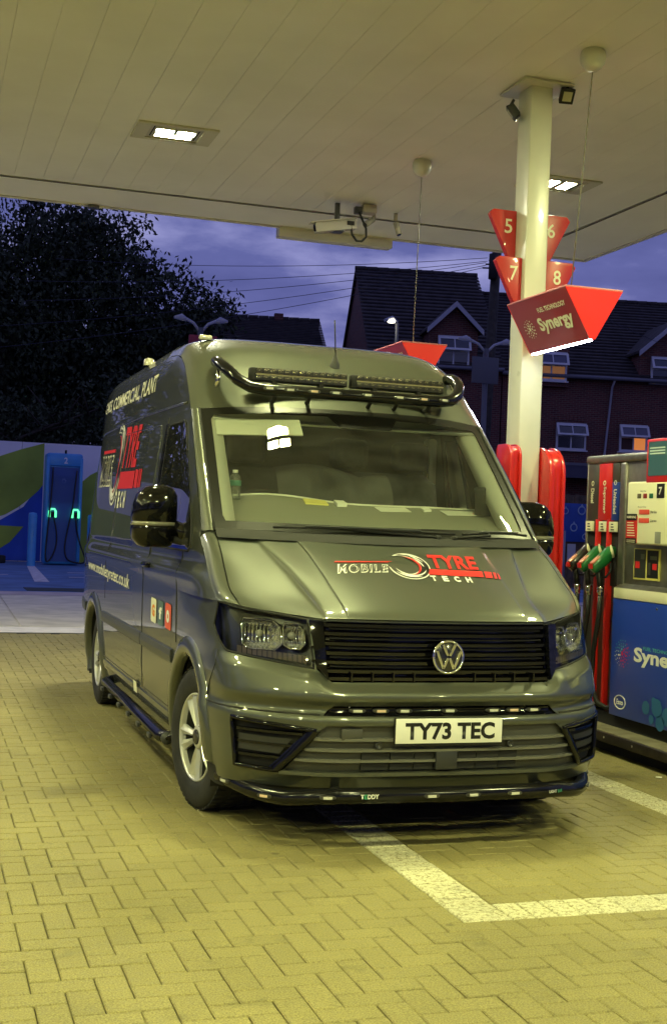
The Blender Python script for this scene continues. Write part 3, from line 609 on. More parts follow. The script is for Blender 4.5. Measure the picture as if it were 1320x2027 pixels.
# --- mirrors
for s in (1, -1):
    # rounded housing from rings stacked in z
    rings = []; 
    for z, w, d, c in ((1.295, .07, .055, 1.11), (1.305, .095, .075, 1.112), (1.34, .118, .090, 1.118), (1.395, .124, .098, 1.120), (1.402, .124, .098, 1.120), (1.408, .118, .093, 1.120), (1.44, .120, .095, 1.120), (1.446, .126, .1, 1.118), (1.52, .122, .096, 1.114), (1.575, .112, .088, 1.106), (1.612, .085, .066, 1.098), (1.628, .045, .036, 1.09)):
        r = []
        for k in range(28):
            a = 2*math.pi*k/28; cx = math.copysign(abs(math.cos(a))**.62, math.cos(a)); cy = math.copysign(abs(math.sin(a))**.75, math.sin(a)); r.append((s*(c+w*cx), 1.45+d*cy-(.02*cx), z))
        rings.append(r)
    q = MB(); n = 28; q.add([p for r in rings for p in r], [(i*n+j, i*n+(j+1) % n, (i+1)*n+(j+1) % n, (i+1)*n+j) for i in range(len(rings)-1) for j in range(n)]+[tuple(range(n)), tuple((len(rings)-1)*n+j for j in range(n))], True)
    MR = q.build('wing_mirror', gloss_black, VAN)
    vs = []
    for k in range(15):
        a = math.radians(212+150*k/14); cx = math.copysign(abs(math.cos(a))**.62, math.cos(a)); cy = math.copysign(abs(math.sin(a))**.75, math.sin(a))
        for zz, o in ((1.409, -.004), (1.412, .003), (1.430, .003), (1.433, -.004)): vs.append((s*(1.120+(.120+o)*cx), 1.45+(.095+o)*cy-.02*cx, zz))
    MB().add(vs, [(i*4+j, i*4+j+1, (i+1)*4+j+1, (i+1)*4+j) for i in range(14) for j in range(3)], True).build('mirror_indicator', mat('indicator_clear', (.24, .23, .19), .12, .2, 1), MR)
    MB().tube([(s*1.03, 1.45, 1.41), (s*.97, 1.42, 1.385), (s*.93, 1.39, 1.37)], [.045, .042, .05], 14).build('mirror_arm', gloss_black, MR)
    MB().tube([(s*1.03, 1.45, 1.35), (s*.97, 1.42, 1.335), (s*.93, 1.39, 1.33)], [.028, .026, .03], 12).build('mirror_arm', matt_black, MR)
# --- cowl and wipers
q = MB(); vs = []
for k in range(25):
    u = -4+8*k/24; p = WS(u, 0); vs += [p+Vector((0, -.075, -.030)), p+Vector((0, -.03, .004)), p+Vector((0, .012, .016))]
q.add(vs, [(i*3+j, i*3+j+1, (i+1)*3+j+1, (i+1)*3+j) for i in range(24) for j in range(2)], True).build('cowl', matt_black, VAN)
for x0, x1 in ((-.52, .30), (.34, .83)):
    # arm from pivot, blade lying along the glass foot
    piv = Vector((x1-.02 if x0 < 0 else x0+.03, .845, 1.405)); u0, u1 = x0*4/.894, x1*4/.894
    wp = MB().tube([piv, Vector(((x0+x1)/2, .86, 1.425)), WS((x0*.7+x1*.3)*4.4, .10)+Vector((0, -.02, .012))], .008, 8).build('wiper_arm', matt_black, VAN)
    bl = [WS((x0+(x1-x0)*k/10)*4.35, .065+.025*math.sin(k/10*3.1))+Vector((0, -.016, .012)) for k in range(11)]
    MB().tube(bl, .0065, 6).build('wiper_blade', matt_black, wp); MB().tube([b+Vector((0, -.006, .008)) for b in bl[2:9]], .004, 6).build('wiper_spine', grey_plastic, wp)
    MB().lathe(piv, (0, -.4, 1), [(.016, -.01), (.016, .008), (0, .012)], 12).build('wiper_pivot', matt_black, wp)
# ================================================================== VAN LETTERING
def side_fn(y0, y1, zt0, zb0, zt1, zb1, s=-1, off=.0035):
    """box on the van side: left end at y0, right end at y1 (seen from outside), tops and bottoms given at both ends"""
    def f(a, b):
        y = y0+(y1-y0)*a; zb = zb0+(zb1-zb0)*a; zt = zt0+(zt1-zt0)*a; z = zb+(zt-zb)*b; return Vector((s*(xside(y, z)+off), y, z))
    return f
def bon_fn(P00, P10, P11, P01, off=.004):
    """bilinear in (x,y) on the bonnet"""
    P00, P10, P11, P01 = [Vector(p) for p in (P00, P10, P11, P01)]
    def f(a, b):
        p = P00*(1-a)*(1-b)+P10*a*(1-b)+P11*a*b+P01*(1-a)*b
        lo, hi = 0., 5.; u = 0
        us = [r[0] for r in BR[0]]
        v = 2.
        for _ in range(12):
            # solve u then v alternately
            ulo, uhi = 0., 7.5
            for _ in range(16):
                m = (ulo+uhi)/2
                if BF(m, v).x < abs(p.x): ulo = m
                else: uhi = m
            u = (ulo+uhi)/2; vlo, vhi = 0., 5.
            for _ in range(16):
                m = (vlo+vhi)/2
                if BF(u, m).y > p.y: vlo = m
                else: vhi = m
            v2 = (vlo+vhi)/2
            if abs(v2-v) < 1e-3: v = v2; break
            v = v2
        q = BF(u, v); return Vector((p.x, q.y-off*.38, q.z+off*.92))
    return f
def flat(name, pts, fn, m, parent, lift=None):
    o = wloc(parent); me = D.meshes.new(name); me.from_pydata([fn(*p)-o for p in pts], [], [tuple(range(len(pts)))]); me.materials.append(m); return link(name, me, parent)
def arc_shape(cx, cy, rx, ry, a0, a1, r0, r1, n=22, taper=True):
    """crescent between two radii that thins at both ends"""
    A_ = [math.radians(a0+(a1-a0)*k/n) for k in range(n+1)]; out, inn = [], []
    for k, a in enumerate(A_):
        w = math.sin(math.pi*k/n)**.7 if taper else 1; mid = (r0+r1)/2; hw = (r1-r0)/2*w; sh = (r1-mid) if taper else 0
        out.append((cx+rx*(r1)*math.cos(a), cy+ry*(r1)*math.sin(a))); inn.append((cx+rx*(r1-(r1-r0)*w)*math.cos(a), cy+ry*(r1-(r1-r0)*w)*math.sin(a)))
    return out, inn
def crescent(name, fn, m, parent, *a, **k):
    out, inn = arc_shape(*a, **k); n = len(out); o = wloc(parent); me = D.meshes.new(name)
    me.from_pydata([fn(*p)-o for p in out+inn], [], [(i, i+1, n+i+1, n+i) for i in range(n-1)]); me.materials.append(m); return link(name, me, parent)
def swoosh(fn_off, parent, s=1):
    f1, f2, f3 = fn_off(.0035), fn_off(.0050), fn_off(.0062)
    crescent('logo_outline', f1, white_vinyl, parent, .5, .5, .5, .5, -178, 128, .52, 1.04, 34)
    crescent('logo_tyre', f2, black_vinyl, parent, .5, .5, .5, .5, -170, 120, .60, .98, 34)
    crescent('logo_ring', f3, red_vinyl, parent, .42, .5, .40, .40, -80, 95, .80, .93, 20)
    for a0, a1, r in ((-150, -60, .88), (-165, -75, .74), (-140, -20, .80), (20, 75, .82), (-5, 60, .70), (40, 105, .92)):
        crescent('logo_flame', f3, white_vinyl, parent, .5, .5, .5, .5, a0, a1, r-.05, r+.03, 12)
def logo_text(fn, s, m, parent, outline=None, bold=.03, shear=0, sp=1.0):
    pass
# bonnet logo
def bt(s, x0, x1, yb0, yb1, yt0, yt1, m, dx=0, bold=.03, off=.0045, name='bonnet_lettering', sp=1.0, shear=0, cut=6):
    text(s, name, m, VAN, bon_fn((x0, yb0, 0), (x1, yb1, 0), (x1+dx, yt1, 0), (x0+dx, yt0, 0), off), bold=bold, spacing=sp, shear=shear, cut=cut)
bt('MOBILE', -.3995, -.1365, .4475, .4595, .5445, .5495, white_vinyl, .030, bold=.046, off=.0030, sp=1.22)
bt('MOBILE', -.392, -.144, .456, .467, .536, .541, black_vinyl, .030, bold=.0, off=.0048, sp=1.22)
flat('logo_bar', [(0, 0), (1, 0), (1, 1), (0, 1)], bon_fn((-.385, .560, 0), (-.10, .572, 0), (-.07, .584, 0), (-.372, .572, 0)), red_vinyl, VAN)
swoosh(lambda off: bon_fn((-.125, .395, 0), (.085, .395, 0), (.125, .675, 0), (-.085, .675, 0), off), VAN)
bt('TYRE', .115, .372, .520, .522, .672, .667, red_vinyl, .03, bold=.035, off=.004, sp=1.05)
for a, b in ((.082, .375), (.385, .425), (.433, .449), (.457, .470)):
    flat('logo_bar', [(0, 0), (1, 0), (1, 1), (0, 1)], bon_fn((a-.010, .448-.006*(a > .38), 0), (b-.010, .446, 0), (b+.008, .508, 0), (a+.008, .510, 0)), red_vinyl, VAN)
for k, ch in enumerate('TECH'):
    x = .062+k*.062; text(ch, 'bonnet_lettering', white_vinyl, VAN, bon_fn((x, .378, 0), (x+.030, .378, 0), (x+.038, .436, 0), (x+.008, .436, 0), .004), bold=.05)
# side lettering (driver's side faces the camera; the same set on the other side)
for s in (-1, 1):
    F = lambda y0, y1, a, b, c, d, off=.0035, s=s: side_fn(*((y0, y1) if s < 0 else (y1, y0)), *((a, b, c, d) if s < 0 else (c, d, a, b)), s, off)
    cm = mat('cream_vinyl', (.80, .78, .60), .45)
    text('CARS, COMMERCIAL, PLANT', 'side_lettering', cm, VAN, F(5.45, 2.90, 2.385, 2.275, 2.39, 2.255), bold=.02, shear=.15, cut=8)
    text('www.mobiletyretec.co.uk', 'side_lettering', cm, VAN, F(4.98, 2.90, 1.10, 1.00, 1.075, .955), bold=.012, cut=8)
    text('MOBILE', 'side_lettering', cm, VAN, F(5.055, 4.425, 1.93, 1.67, 1.92, 1.67), bold=.045, spacing=1.2)
    text('MOBILE', 'side_lettering', black_vinyl, VAN, F(5.04, 4.44, 1.915, 1.685, 1.905, 1.685, .005), bold=.0, spacing=1.2)
    flat('logo_bar', [(0, 0), (1, 0), (1, 1), (0, 1)], F(5.05, 4.40, 1.97, 1.945, 1.96, 1.935), red_vinyl, VAN)
    swoosh(lambda off, s=s: (lambda g: g)(F(4.44, 3.98, 2.13, 1.54, 2.13, 1.54, off)), VAN)
    text('TYRE', 'side_lettering', red_vinyl, VAN, F(3.98, 3.30, 2.10, 1.80, 2.085, 1.79), bold=.03, shear=.12, cut=4)
    for a, b in ((4.03, 3.30), (3.27, 3.15), (3.12, 3.08), (3.06, 3.01)): flat('logo_bar', [(0, 0), (1, 0), (1, 1), (0, 1)], F(a, b, 1.775, 1.65, 1.765, 1.645), red_vinyl, VAN)
    for k, ch in enumerate('TECH'): text(ch, 'side_lettering', cm, VAN, F(4.04-k*.13, 3.97-k*.13, 1.63, 1.51, 1.63, 1.51), bold=.05)
    for k, (c, ch, tc) in enumerate(((cm, 'G', mat('icon_orange', (.75, .25, .03))), (mat('icon_blue', (.08, .14, .16)), 'f', white_vinyl), (mat('icon_pink', (.70, .10, .06)), 'o', white_vinyl))):
        y0, y1 = 2.06-k*.225, 1.89-k*.225; B = flat('icon_sticker', [(0.1, 0), (.9, 0), (1, .08), (1, .92), (.9, 1), (.1, 1), (0, .92), (0, .08)], F(y0, y1, .99, .85, .985, .845), c, VAN)
        text(ch, 'icon_mark', tc, VAN, F(y0-.04, y1+.04, .955, .885, .95, .88, .005), bold=.05)
    flat('sill_sticker', [(0, 0), (1, 0), (1, 1), (0, 1)], F(2.66, 2.54, .43, .36, .43, .36, .012), cm, VAN)
# ================================================================== CAB INTERIOR
trim_light = mat('cab_trim_light', (.75, .75, .68), .7); trim_dark = mat('cab_trim_dark', (.055, .055, .05), .75, bump=.15, bs=200)
dash_m = mat('dashboard_plastic', (.30, .30, .25), .7, bump=.15, bs=200); fabric = mat('seat_fabric', (.03, .03, .032), .9, var=.3, vs=30, bump=.3, bs=150)
for s in (1, -1):
    q = MB(); vs = []
    for k in range(17):
        v = .16+1.71*k/16; p = WS(s*3.62, v); vs += [p+Vector((0, .012, -.008)), p+Vector((-s*.07, .030, -.02)), p+Vector((-s*.07, .12, -.03)), p+Vector((s*.01, .22, -.03))]
    q.add(vs, [(i*4+j, i*4+j+1, (i+1)*4+j+1, (i+1)*4+j) for i in range(16) for j in range(3)], True).build('pillar_lining', trim_light, VAN)
    MB().box(s*.86, 2.30, 1.0, s*.80, 2.42, 2.03).build('door_pillar_lining', trim_light, VAN, bevel=.02)
    MB().box(s*.955, 1.10, .75, s*.90, 2.28, 1.27).build('door_card', trim_dark, VAN, bevel=.02)
    MB().tube([(s*.80, 2.33, 1.98), (s*.79, 2.30, 1.6), (s*.76, 2.28, 1.2)], .022, 6, flat=.3).build('seat_belt', matt_black, VAN)
# dashboard
dr = [[(x, y, z) for x, y, z in r] for r in (
    [(-.86, 1.01, 1.395), (-.5, .96, 1.395), (0, .93, 1.39), (.5, .96, 1.395), (.86, 1.01, 1.395)],
    [(-.88, 1.20, 1.485), (-.5, 1.16, 1.487), (0, 1.15, 1.483), (.5, 1.16, 1.485), (.88, 1.20, 1.485)],
    [(-.90, 1.40, 1.545), (-.5, 1.40, 1.570), (0, 1.38, 1.545), (.5, 1.40, 1.545), (.90, 1.40, 1.545)],
    [(-.90, 1.52, 1.560), (-.45, 1.58, 1.605), (0, 1.50, 1.567), (.5, 1.52, 1.567), (.90, 1.52, 1.562)],
    [(-.90, 1.55, 1.53), (-.45, 1.62, 1.57), (0, 1.53, 1.53), (.5, 1.55, 1.53), (.90, 1.55, 1.53)],
    [(-.90, 1.52, 1.15), (-.45, 1.55, 1.15), (0, 1.50, 1.15), (.5, 1.52, 1.15), (.90, 1.52, 1.15)])]
dash = Surf(dr); DA = region('dashboard', lambda u, v: dash(u, v), dash_m, VAN, 0, 4, 40, 0, 5, 40)
MB().tube([dash(k/24*4, 3.0)+Vector((0, -.005, .003)) for k in range(25)], .007, 6).build('dashboard_edge', trim_light, DA)
q = MB()
for k in range(14): x = -.56+k*.045; q.box(x, 1.33, 1.50+.02, x+.008, 1.44, 1.545)
SW = MB(); ring = [(-.45+.19*math.cos(a), 1.66+.07*math.sin(a), 1.46+.17*math.sin(a)) for a in [2*math.pi*k/32 for k in range(32)]]
SW = SW.tube(ring, .015, 8, closed=True).build('steering_wheel', matt_black, VAN); MB().tube([(-.62, 1.66, 1.45), (-.45, 1.68, 1.44), (-.28, 1.66, 1.45)], .03, 8).build('wheel_spoke', matt_black, SW)
box('bulkhead', trim_dark, VAN, -.86, 2.43, .6, .86, 2.45, 2.12)
box('headliner', trim_light, VAN, -.84, 1.72, 2.09, .84, 2.44, 2.11); box('cab_floor', matt_black, VAN, -.9, 1.0, .62, .9, 2.45, .64)
def seat(name, xa, xb):
    rows = []
    for z, y, t in ((1.05, 1.95, .12), (1.35, 1.99, .12), (1.6, 2.04, .10), (1.72, 2.06, .08), (1.78, 2.075, .04)):
        w = (xb-xa)/2*(1 if z < 1.6 else (.92 if z < 1.75 else .75)); c = (xa+xb)/2; r = []
        for k in range(20):
            a = 2*math.pi*k/20; r.append((c+w*math.copysign(abs(math.cos(a))**.5, math.cos(a)), y+t*math.copysign(abs(math.sin(a))**.6, math.sin(a)), z))
        rows.append(r)
    n = 20; S_ = MB().add([p for r in rows for p in r], [(i*n+j, i*n+(j+1) % n, (i+1)*n+(j+1) % n, (i+1)*n+j) for i in range(4) for j in range(n)]+[tuple(4*n+j for j in range(n))], True).build(name, fabric, VAN); return S_
for xa, xb, hs in ((-.72, -.22, (-.47,)), (-.02, .78, (.18, .58))):
    S_ = seat('cab_seat', xa, xb)
    for c in hs: MB().box(c-.12, 2.03, 1.80, c+.12, 2.12, 1.98).build('headrest', fabric, S_, bevel=.04, seg=3)
    MB().box(xa, 1.55, .95, xb, 2.0, 1.08).build('seat_cushion', fabric, S_, bevel=.04)
# draped coat across the seats: folded cloth
rows = []
for v, (y, z) in enumerate(((1.90, 1.30), (1.88, 1.5), (1.90, 1.66), (1.97, 1.76), (2.08, 1.79))): rows.append([(x, y+.035*math.sin(x*23+v), z+.025*math.sin(x*9+v*.6)) for x in np.linspace(-.30, .40, 9)])
cl = Surf(rows); region('coat', lambda u, v: cl(u, v), mat('coat_cloth', (.09, .09, .085), .9, bump=.3, bs=60), VAN, 0, 8, 50, 0, 4, 30)
# visor, header trim and sensor box
def wsbox(name, m, u0, u1, v0, v1, d0, d1, taper=0, bevel=.006):
    P = []
    for d in (d0, d1):
        for u, v in ((u0+taper, v0), (u1-taper, v0), (u1, v1), (u0, v1)):
            p = WS(u, v); P.append(p+Vector((0, d, -d*.4)))
    return MB().hexa(P).build(name, m, VAN, bevel=bevel)
wsbox('sun_visor', mat('visor_cloth', (.78, .78, .68), .8), -3.40, -1.05, 1.57, 1.84, .03, .045, bevel=.006)
region('sensor_patch', WS, MATS['glass_frit'], VAN, -4, 4, 60, 0, 2, 40, polys=[(-.55, 1.895), (.85, 1.895), (.66, 1.70), (.58, 1.685), (-.28, 1.685), (-.36, 1.70)], off=.0015)
wsbox('header_trim', trim_light, -3.6, 3.6, 1.83, 1.885, .012, .04)
MB().box(.30, 2.40, 1.62, .34, 2.425, 1.76).build('coat_hook', trim_light, VAN, bevel=.008)
# loose things on the dashboard
def dp(u, v, lift=0): return dash(u, v)+Vector((0, 0, lift))
def on_dash(x, v): return 2+x/.45 if abs(x) < .9 else 2
b0 = dash(2-.64/.44, 2.1)
BT = thing('water_bottle', b0, 'clear plastic water bottle with teal label on the dashboard behind the windscreen', 'bottle')
MB().lathe(b0, (0, 0, 1), [(.0, 0), (.030, .0), (.033, .01), (.031, .03), (.033, .05), (.031, .065), (.033, .085), (.034, .105), (.026, .13), (.013, .143), (.013, .150)], 20).build('bottle_body', glass('bottle_plastic', (.80, .86, .80), 1.45, .12, .25), BT)
MB().lathe(b0, (0, 0, 1), [(.0335, .075), (.035, .076), (.035, .105), (.0335, .106)], 20).build('bottle_label', mat('label_teal', (.10, .30, .24), .5), BT)
MB().lathe(b0, (0, 0, 1), [(.015, .147), (.015, .163), (0, .164)], 14).build('bottle_cap', white_vinyl, BT)
c0 = dash(2+.74/.45, 1.75)
CT = thing('travel_cup', c0, 'dark cylindrical travel cup with ribbed lid at the right end of the dashboard', 'cup')
MB().lathe(c0, (0, 0, 1), [(0, 0), (.045, 0), (.048, .13), (.050, .15)], 22).build('cup_body', trim_dark, CT); MB().lathe(c0, (0, 0, 1), [(.052, .145), (.052, .16), (.04, .165), (0, .165)], 16, smooth=False).build('cup_lid', grey_plastic, CT)
paper = mat('paper_white', (.88, .88, .80), .8); ypaper = mat('paper_yellow', (.88, .80, .25), .8)
for nm, cat_, x, v, w, d, m, th, lab in (('envelope', 'envelope', -.20, 2.35, .12, .07, ypaper, .008, 'yellow envelope lying near the middle left of the dashboard'), ('note_pad', 'note pad', -.07, 2.4, .055, .06, paper, .02, 'small thick pad of paper just right of the yellow envelope'),
                                   ('paper_sheet', 'paper', .20, 2.2, .17, .075, paper, .002, 'plain pale paper sheet at the centre of the dashboard'), ('receipt', 'receipt', .385, 2.2, .05, .04, paper, .012, 'crumpled little receipt between two paper sheets on the dashboard'),
                                   ('letter', 'letter', .60, 2.05, .25, .07, paper, .002, 'long pale letter on the dashboard, rightmost and widest of the papers')):
    u = 2+x/.45; P = []
    for lift in (.003, .003+th):
        for a, b in ((-1, -1), (1, -1), (1, 1), (-1, 1)):
            p = dash(u+a*w/.9, v-.12+b*d/.24+(.05*a)); P.append(p+Vector((0, 0, lift)))
    o = MB().hexa(P).build(nm, m); setp(o, lab, cat_)
# ================================================================== GROUND
def pav_mat(name, base, paint_=False):
    m = D.materials.new(name); m.use_nodes = True; t = m.node_tree; b = t.nodes['Principled BSDF']; L = t.links.new
    g = t.nodes.new('ShaderNodeNewGeometry'); oi = t.nodes.new('ShaderNodeObjectInfo'); ad = t.nodes.new('ShaderNodeMath'); ad.operation = 'ADD'; fr = t.nodes.new('ShaderNodeMath'); fr.operation = 'FRACT'
    L(g.outputs['Random Per Island'], ad.inputs[0]); L(oi.outputs['Random'], ad.inputs[1]); L(ad.outputs[0], fr.inputs[0])
    n1 = t.nodes.new('ShaderNodeTexNoise'); n1.inputs['Scale'].default_value = .9; n1.inputs['Detail'].default_value = 6; L(g.outputs['Position'], n1.inputs[0])
    n2 = t.nodes.new('ShaderNodeTexNoise'); n2.inputs['Scale'].default_value = 170; n2.inputs['Detail'].default_value = 3; L(g.outputs['Position'], n2.inputs[0])
    n3 = t.nodes.new('ShaderNodeTexNoise'); n3.inputs['Scale'].default_value = 28; n3.inputs['Detail'].default_value = 6; L(g.outputs['Position'], n3.inputs[0])
    def mr(i, a, bb, c, d):
        q = t.nodes.new('ShaderNodeMapRange'); q.inputs[1].default_value = a; q.inputs[2].default_value = bb; q.inputs[3].default_value = c; q.inputs[4].default_value = d; L(i, q.inputs[0]); return q.outputs[0]
    def mul(a, c):
        q = t.nodes.new('ShaderNodeMath'); q.operation = 'MULTIPLY'; L(a, q.inputs[0]); L(c, q.inputs[1]); return q.outputs[0]
    n4 = t.nodes.new('ShaderNodeTexNoise'); n4.inputs['Scale'].default_value = 3.3; n4.inputs['Detail'].default_value = 9; n4.inputs['Roughness'].default_value = .62; L(g.outputs['Position'], n4.inputs[0])
    stain = mr(n4.outputs[0], .28, .40, .62, 1.0)
    vo = t.nodes.new('ShaderNodeTexVoronoi'); vo.inputs['Scale'].default_value = 2.3; L(g.outputs['Position'], vo.inputs[0]); stain = mul(stain, mr(vo.outputs['Distance'], .035, .06, .55, 1.0))
    k = mul(mul(stain, mul(mr(fr.outputs[0], 0, 1, .94, 1.05), mr(n1.outputs[0], .3, .7, .78, 1.14))), mul(mr(n2.outputs[0], .25, .75, .55, 1.45), mr(n3.outputs[0], .3, .75, .9, 1.1)))
    vm = t.nodes.new('ShaderNodeVectorMath'); vm.operation = 'SCALE'; L(k, vm.inputs['Scale'])
    if paint_:
        wr = t.nodes.new('ShaderNodeTexNoise'); wr.inputs['Scale'].default_value = 45; wr.inputs['Detail'].default_value = 8; wr.inputs['Roughness'].default_value = .7; L(g.outputs['Position'], wr.inputs[0])
        mk = mr(wr.outputs[0], .40, .50, 0, 1); mx = t.nodes.new('ShaderNodeMix'); mx.data_type = 'RGBA'; L(mk, mx.inputs[0]); mx.inputs[6].default_value = (*base, 1); mx.inputs[7].default_value = (.56, .53, .36, 1)
        L(mx.outputs[2], vm.inputs[0])
    else: vm.inputs[0].default_value = base
    L(vm.outputs[0], b.inputs['Base Color'])
    L(mr(n3.outputs[0], .3, .7, .55, .80), b.inputs['Roughness']); b.inputs['Specular IOR Level'].default_value = .35
    bp = t.nodes.new('ShaderNodeBump'); bp.inputs['Strength'].default_value = .75; bp.inputs['Distance'].default_value = .004; L(n2.outputs[0], bp.inputs['Height']); L(bp.outputs[0], b.inputs['Normal'])
    return m
pav = pav_mat('paver_concrete', (.252, .218, .088)); pavw = pav_mat('paver_painted', (.25, .215, .11), True)
asphalt = mat('asphalt', (.045, .045, .045), .85, var=.3, vs=3, bump=.4, bs=120); sand = mat('joint_sand', (.05, .043, .024), .9, bump=.3, bs=200)
conc = mat('pale_concrete', (.62, .57, .46), .8, var=.16, vs=2.5, bump=.25, bs=60); conc_l = mat('pale_strip', (.82, .77, .70), .7, var=.12, vs=5)
def sheet(name, m, x0, y0, x1, y1, z): o = MB().add([(x0, y0, z), (x1, y0, z), (x1, y1, z), (x0, y1, z)], [(0, 1, 2, 3)]).build(name, m); o['kind'] = 'structure'; return o
sheet('ground', asphalt, -300, -200, 300, 500, -.06)
sheet('outer_paving', pav, -28, -30, 28, 10.43, -.016)
FC = sheet('forecourt', sand, -5.5, -4.75, 7.8, 10.43, -.009)
GX, GY, U = -.338, -1.028, .1
def paver_mesh(name, w, d, m):
    g = .0034 if m is pavw else .0019; b = .0048; zt = 0; zb = -.02; lo = [(g, g), (w-g, g), (w-g, d-g), (g, d-g)]; hi_ = [(g+b, g+b), (w-g-b, g+b), (w-g-b, d-g-b), (g+b, d-g-b)]
    v = [(x, y, zb) for x, y in lo]+[(x, y, zt-.004) for x, y in lo]+[(x, y, zt) for x, y in hi_]
    f = [(0, 1, 5, 4), (1, 2, 6, 5), (2, 3, 7, 6), (3, 0, 4, 7), (4, 5, 9, 8), (5, 6, 10, 9), (6, 7, 11, 10), (7, 4, 8, 11), (8, 9, 10, 11)]
    me = D.meshes.new(name); me.from_pydata(v, [], f); me.materials.append(m); return me, v, f
PM = {(w, d, p): paver_mesh('paver', w*U, d*U, pavw if p else pav) for w, d in ((2, 1), (1, 2), (1, 1)) for p in (0, 1)}
L1 = (0, 1); L3 = (18, 19)
def line_cell(i, j):
    if i in L1 and 0 <= j < 46: return 1
    if i in L3 and 2 <= j < 46: return 3
    if j in (0, 1) and 2 <= i < 70: return 2
    return 0
bricks = []
I0, I1, J0, J1 = -52, 82, -38, 115
for i in range(I0, I1):
    for j in range(J0, J1):
        k = line_cell(i, j)
        if k in (1, 3):
            if i in (0, 18): bricks.append((i, j, 2, 1, 1))
            continue
        if k == 2:
            if j == 0: bricks.append((i, j, 1, 2, 1))
            continue
        d = (i-j) % 4
        if d == 0: o = (i+1, j)
        elif d == 1: o = (i-1, j)
        elif d == 3: o = (i, j+1)
        else: o = (i, j-1)
        cut = line_cell(*o) != 0
        if cut: bricks.append((i, j, 1, 1, 0))
        elif d == 0: bricks.append((i, j, 2, 1, 0))
        elif d == 3: bricks.append((i, j, 1, 2, 0))
C0 = M.translation
def size_in_view(b):
    p = Vector((GX+(b[0]+b[2]/2)*U, GY+(b[1]+b[3]/2)*U, 0))-C0; z = p.dot(fw)
    if z < .3: return 0
    x = p.dot(rt2)/z*2536.6; y = p.dot(up2)/z*2536.6
    if abs(x) > 690 or abs(y) > 1040: return 0
    return b[2]*b[3]/z/z*abs(p.normalized().z)
bricks.sort(key=size_in_view, reverse=True)
field = {0: MB(), 1: MB()}
rb = random.Random(3)
for n, b in enumerate(bricks):
    me, v, f = PM[b[2], b[3], b[4]]; ox, oy, oz = GX+b[0]*U, GY+b[1]*U, rb.uniform(-.0016, .0016); tx, ty = rb.uniform(-.004, .004), rb.uniform(-.004, .004)
    if n < 300:
        o = link('paver', me, FC); o.location = (ox, oy, oz+.008-.008); o.rotation_euler = (tx, ty, rb.uniform(-.006, .006))
    else:
        if oy > 10.43-b[3]*U+.005: continue
        field[b[4]].add([(ox+x, oy+y, oz+z+x*tx+y*ty) for x, y, z in v], f)
for k in (0, 1):
    o = field[k].build('paver_field', pavw if k else pav, FC, recalc=False); o['kind'] = 'stuff'
# beyond the paving: pale strip, concrete slabs, blue charging bay
o = sheet('concrete_strip', conc_l, -30, 10.435, 30, 11.22, .002)
SL = sheet('concrete_apron', conc, -30, 11.24, 30, 17.6, -.012)
def slab(x0a, x0b, x1a, x1b, y0, y1):
    MB().prism([(x0a, y0, -.01), (x1a, y0, -.01), (x1b, y1, -.01), (x0b, y1, -.01)], (0, 0, .012)).build('slab', conc, SL, bevel=.004, seg=1)
xs_ = [-9.2, -6.5, -3.8, -1.03, 1.7, 4.4, 7.1, 9.8]
for a, b in zip(xs_, xs_[1:]): slab(a+.012, a+.012+.1, b-.012, b-.012+.1, 11.26, 17.55)
blue_g = mat('blue_ground_paint', (.09, .17, .36), .7, var=.3, vs=1.3); sheet('bay_kerb_strip', mat('pink_concrete', (.50, .42, .42), .8, var=.15, vs=3), -30, 17.6, 30, 18.6, .002)
sheet('charging_bay', blue_g, -12, 18.6, 14, 32.9, 0)
ln = mat('faded_line', (.62, .58, .62), .7, var=.3, vs=8)
for q in ([(.55, 30.5), (.75, 30.5), (.36, 22.0), (.05, 22.0)], [(1.2, 26.5), (4.2, 27.1), (4.2, 26.9), (1.2, 26.3)], [(1.0, 24.3), (4.4, 24.9), (4.4, 24.7), (1.0, 24.1)], [(-6, 24.2), (-.3, 24.9), (-.3, 24.7), (-6, 24.0)]):
    o = MB().add([(x, y, .005) for x, y in q], [(0, 1, 2, 3)]).build('bay_line', ln); o['kind'] = 'structure'
DG = thing('drain_cover', (.5, 19.2, 0), 'long dark rectangular drain cover set in the ground before the blue charging bay', 'drain cover')
box('cover_plate', mat('iron_dark', (.03, .04, .045), .6, .3), DG, -.35, 18.85, .003, 1.35, 19.75, .012)
# ================================================================== PUMP ISLAND
IS = thing('pump_island', (2.6, 3, 0), 'raised concrete pump island with a metal edge and dark recess below', 'island')
imat = mat('island_concrete', (.17, .155, .09), .8, var=.25, vs=7, bump=.3, bs=90)
box('island_top', imat, IS, 2.06, -1.0, .135, 3.35, 7.2, .15, .004); box('edge_rail', mat('worn_edge_steel', (.025, .018, .012), .5, .3, var=.4, vs=12), IS, 2.035, -1.01, .085, 3.37, 7.21, .146, .006)
box('island_base', matt_black, IS, 2.14, -.9, 0, 3.3, 7.1, .09)
for y in (1.0, 1.75, 2.1, 3.2): MB().cyl((2.033, y, .118), (2.036, y, .118), .008, n=8).build('edge_bolt', chrome, IS)
for x, y, r, ll in ((1.98, 1.35, .02, 'farthest of three'), (1.92, 1.05, .025, 'middle one of three'), (1.84, .8, .018, 'nearest of three')):
    pts = [(x+r*math.cos(a)*rb.uniform(.6, 1.3), y+r*math.sin(a)*rb.uniform(.5, 1.2), .004) for a in [k*1.047 for k in range(6)]]; o = MB().prism(pts, (0, 0, .004)).build('litter_scrap', paper); setp(o, 'pale scrap of paper litter on the paving beside the pump island, '+ll, 'litter', 'scraps of litter on the paving')
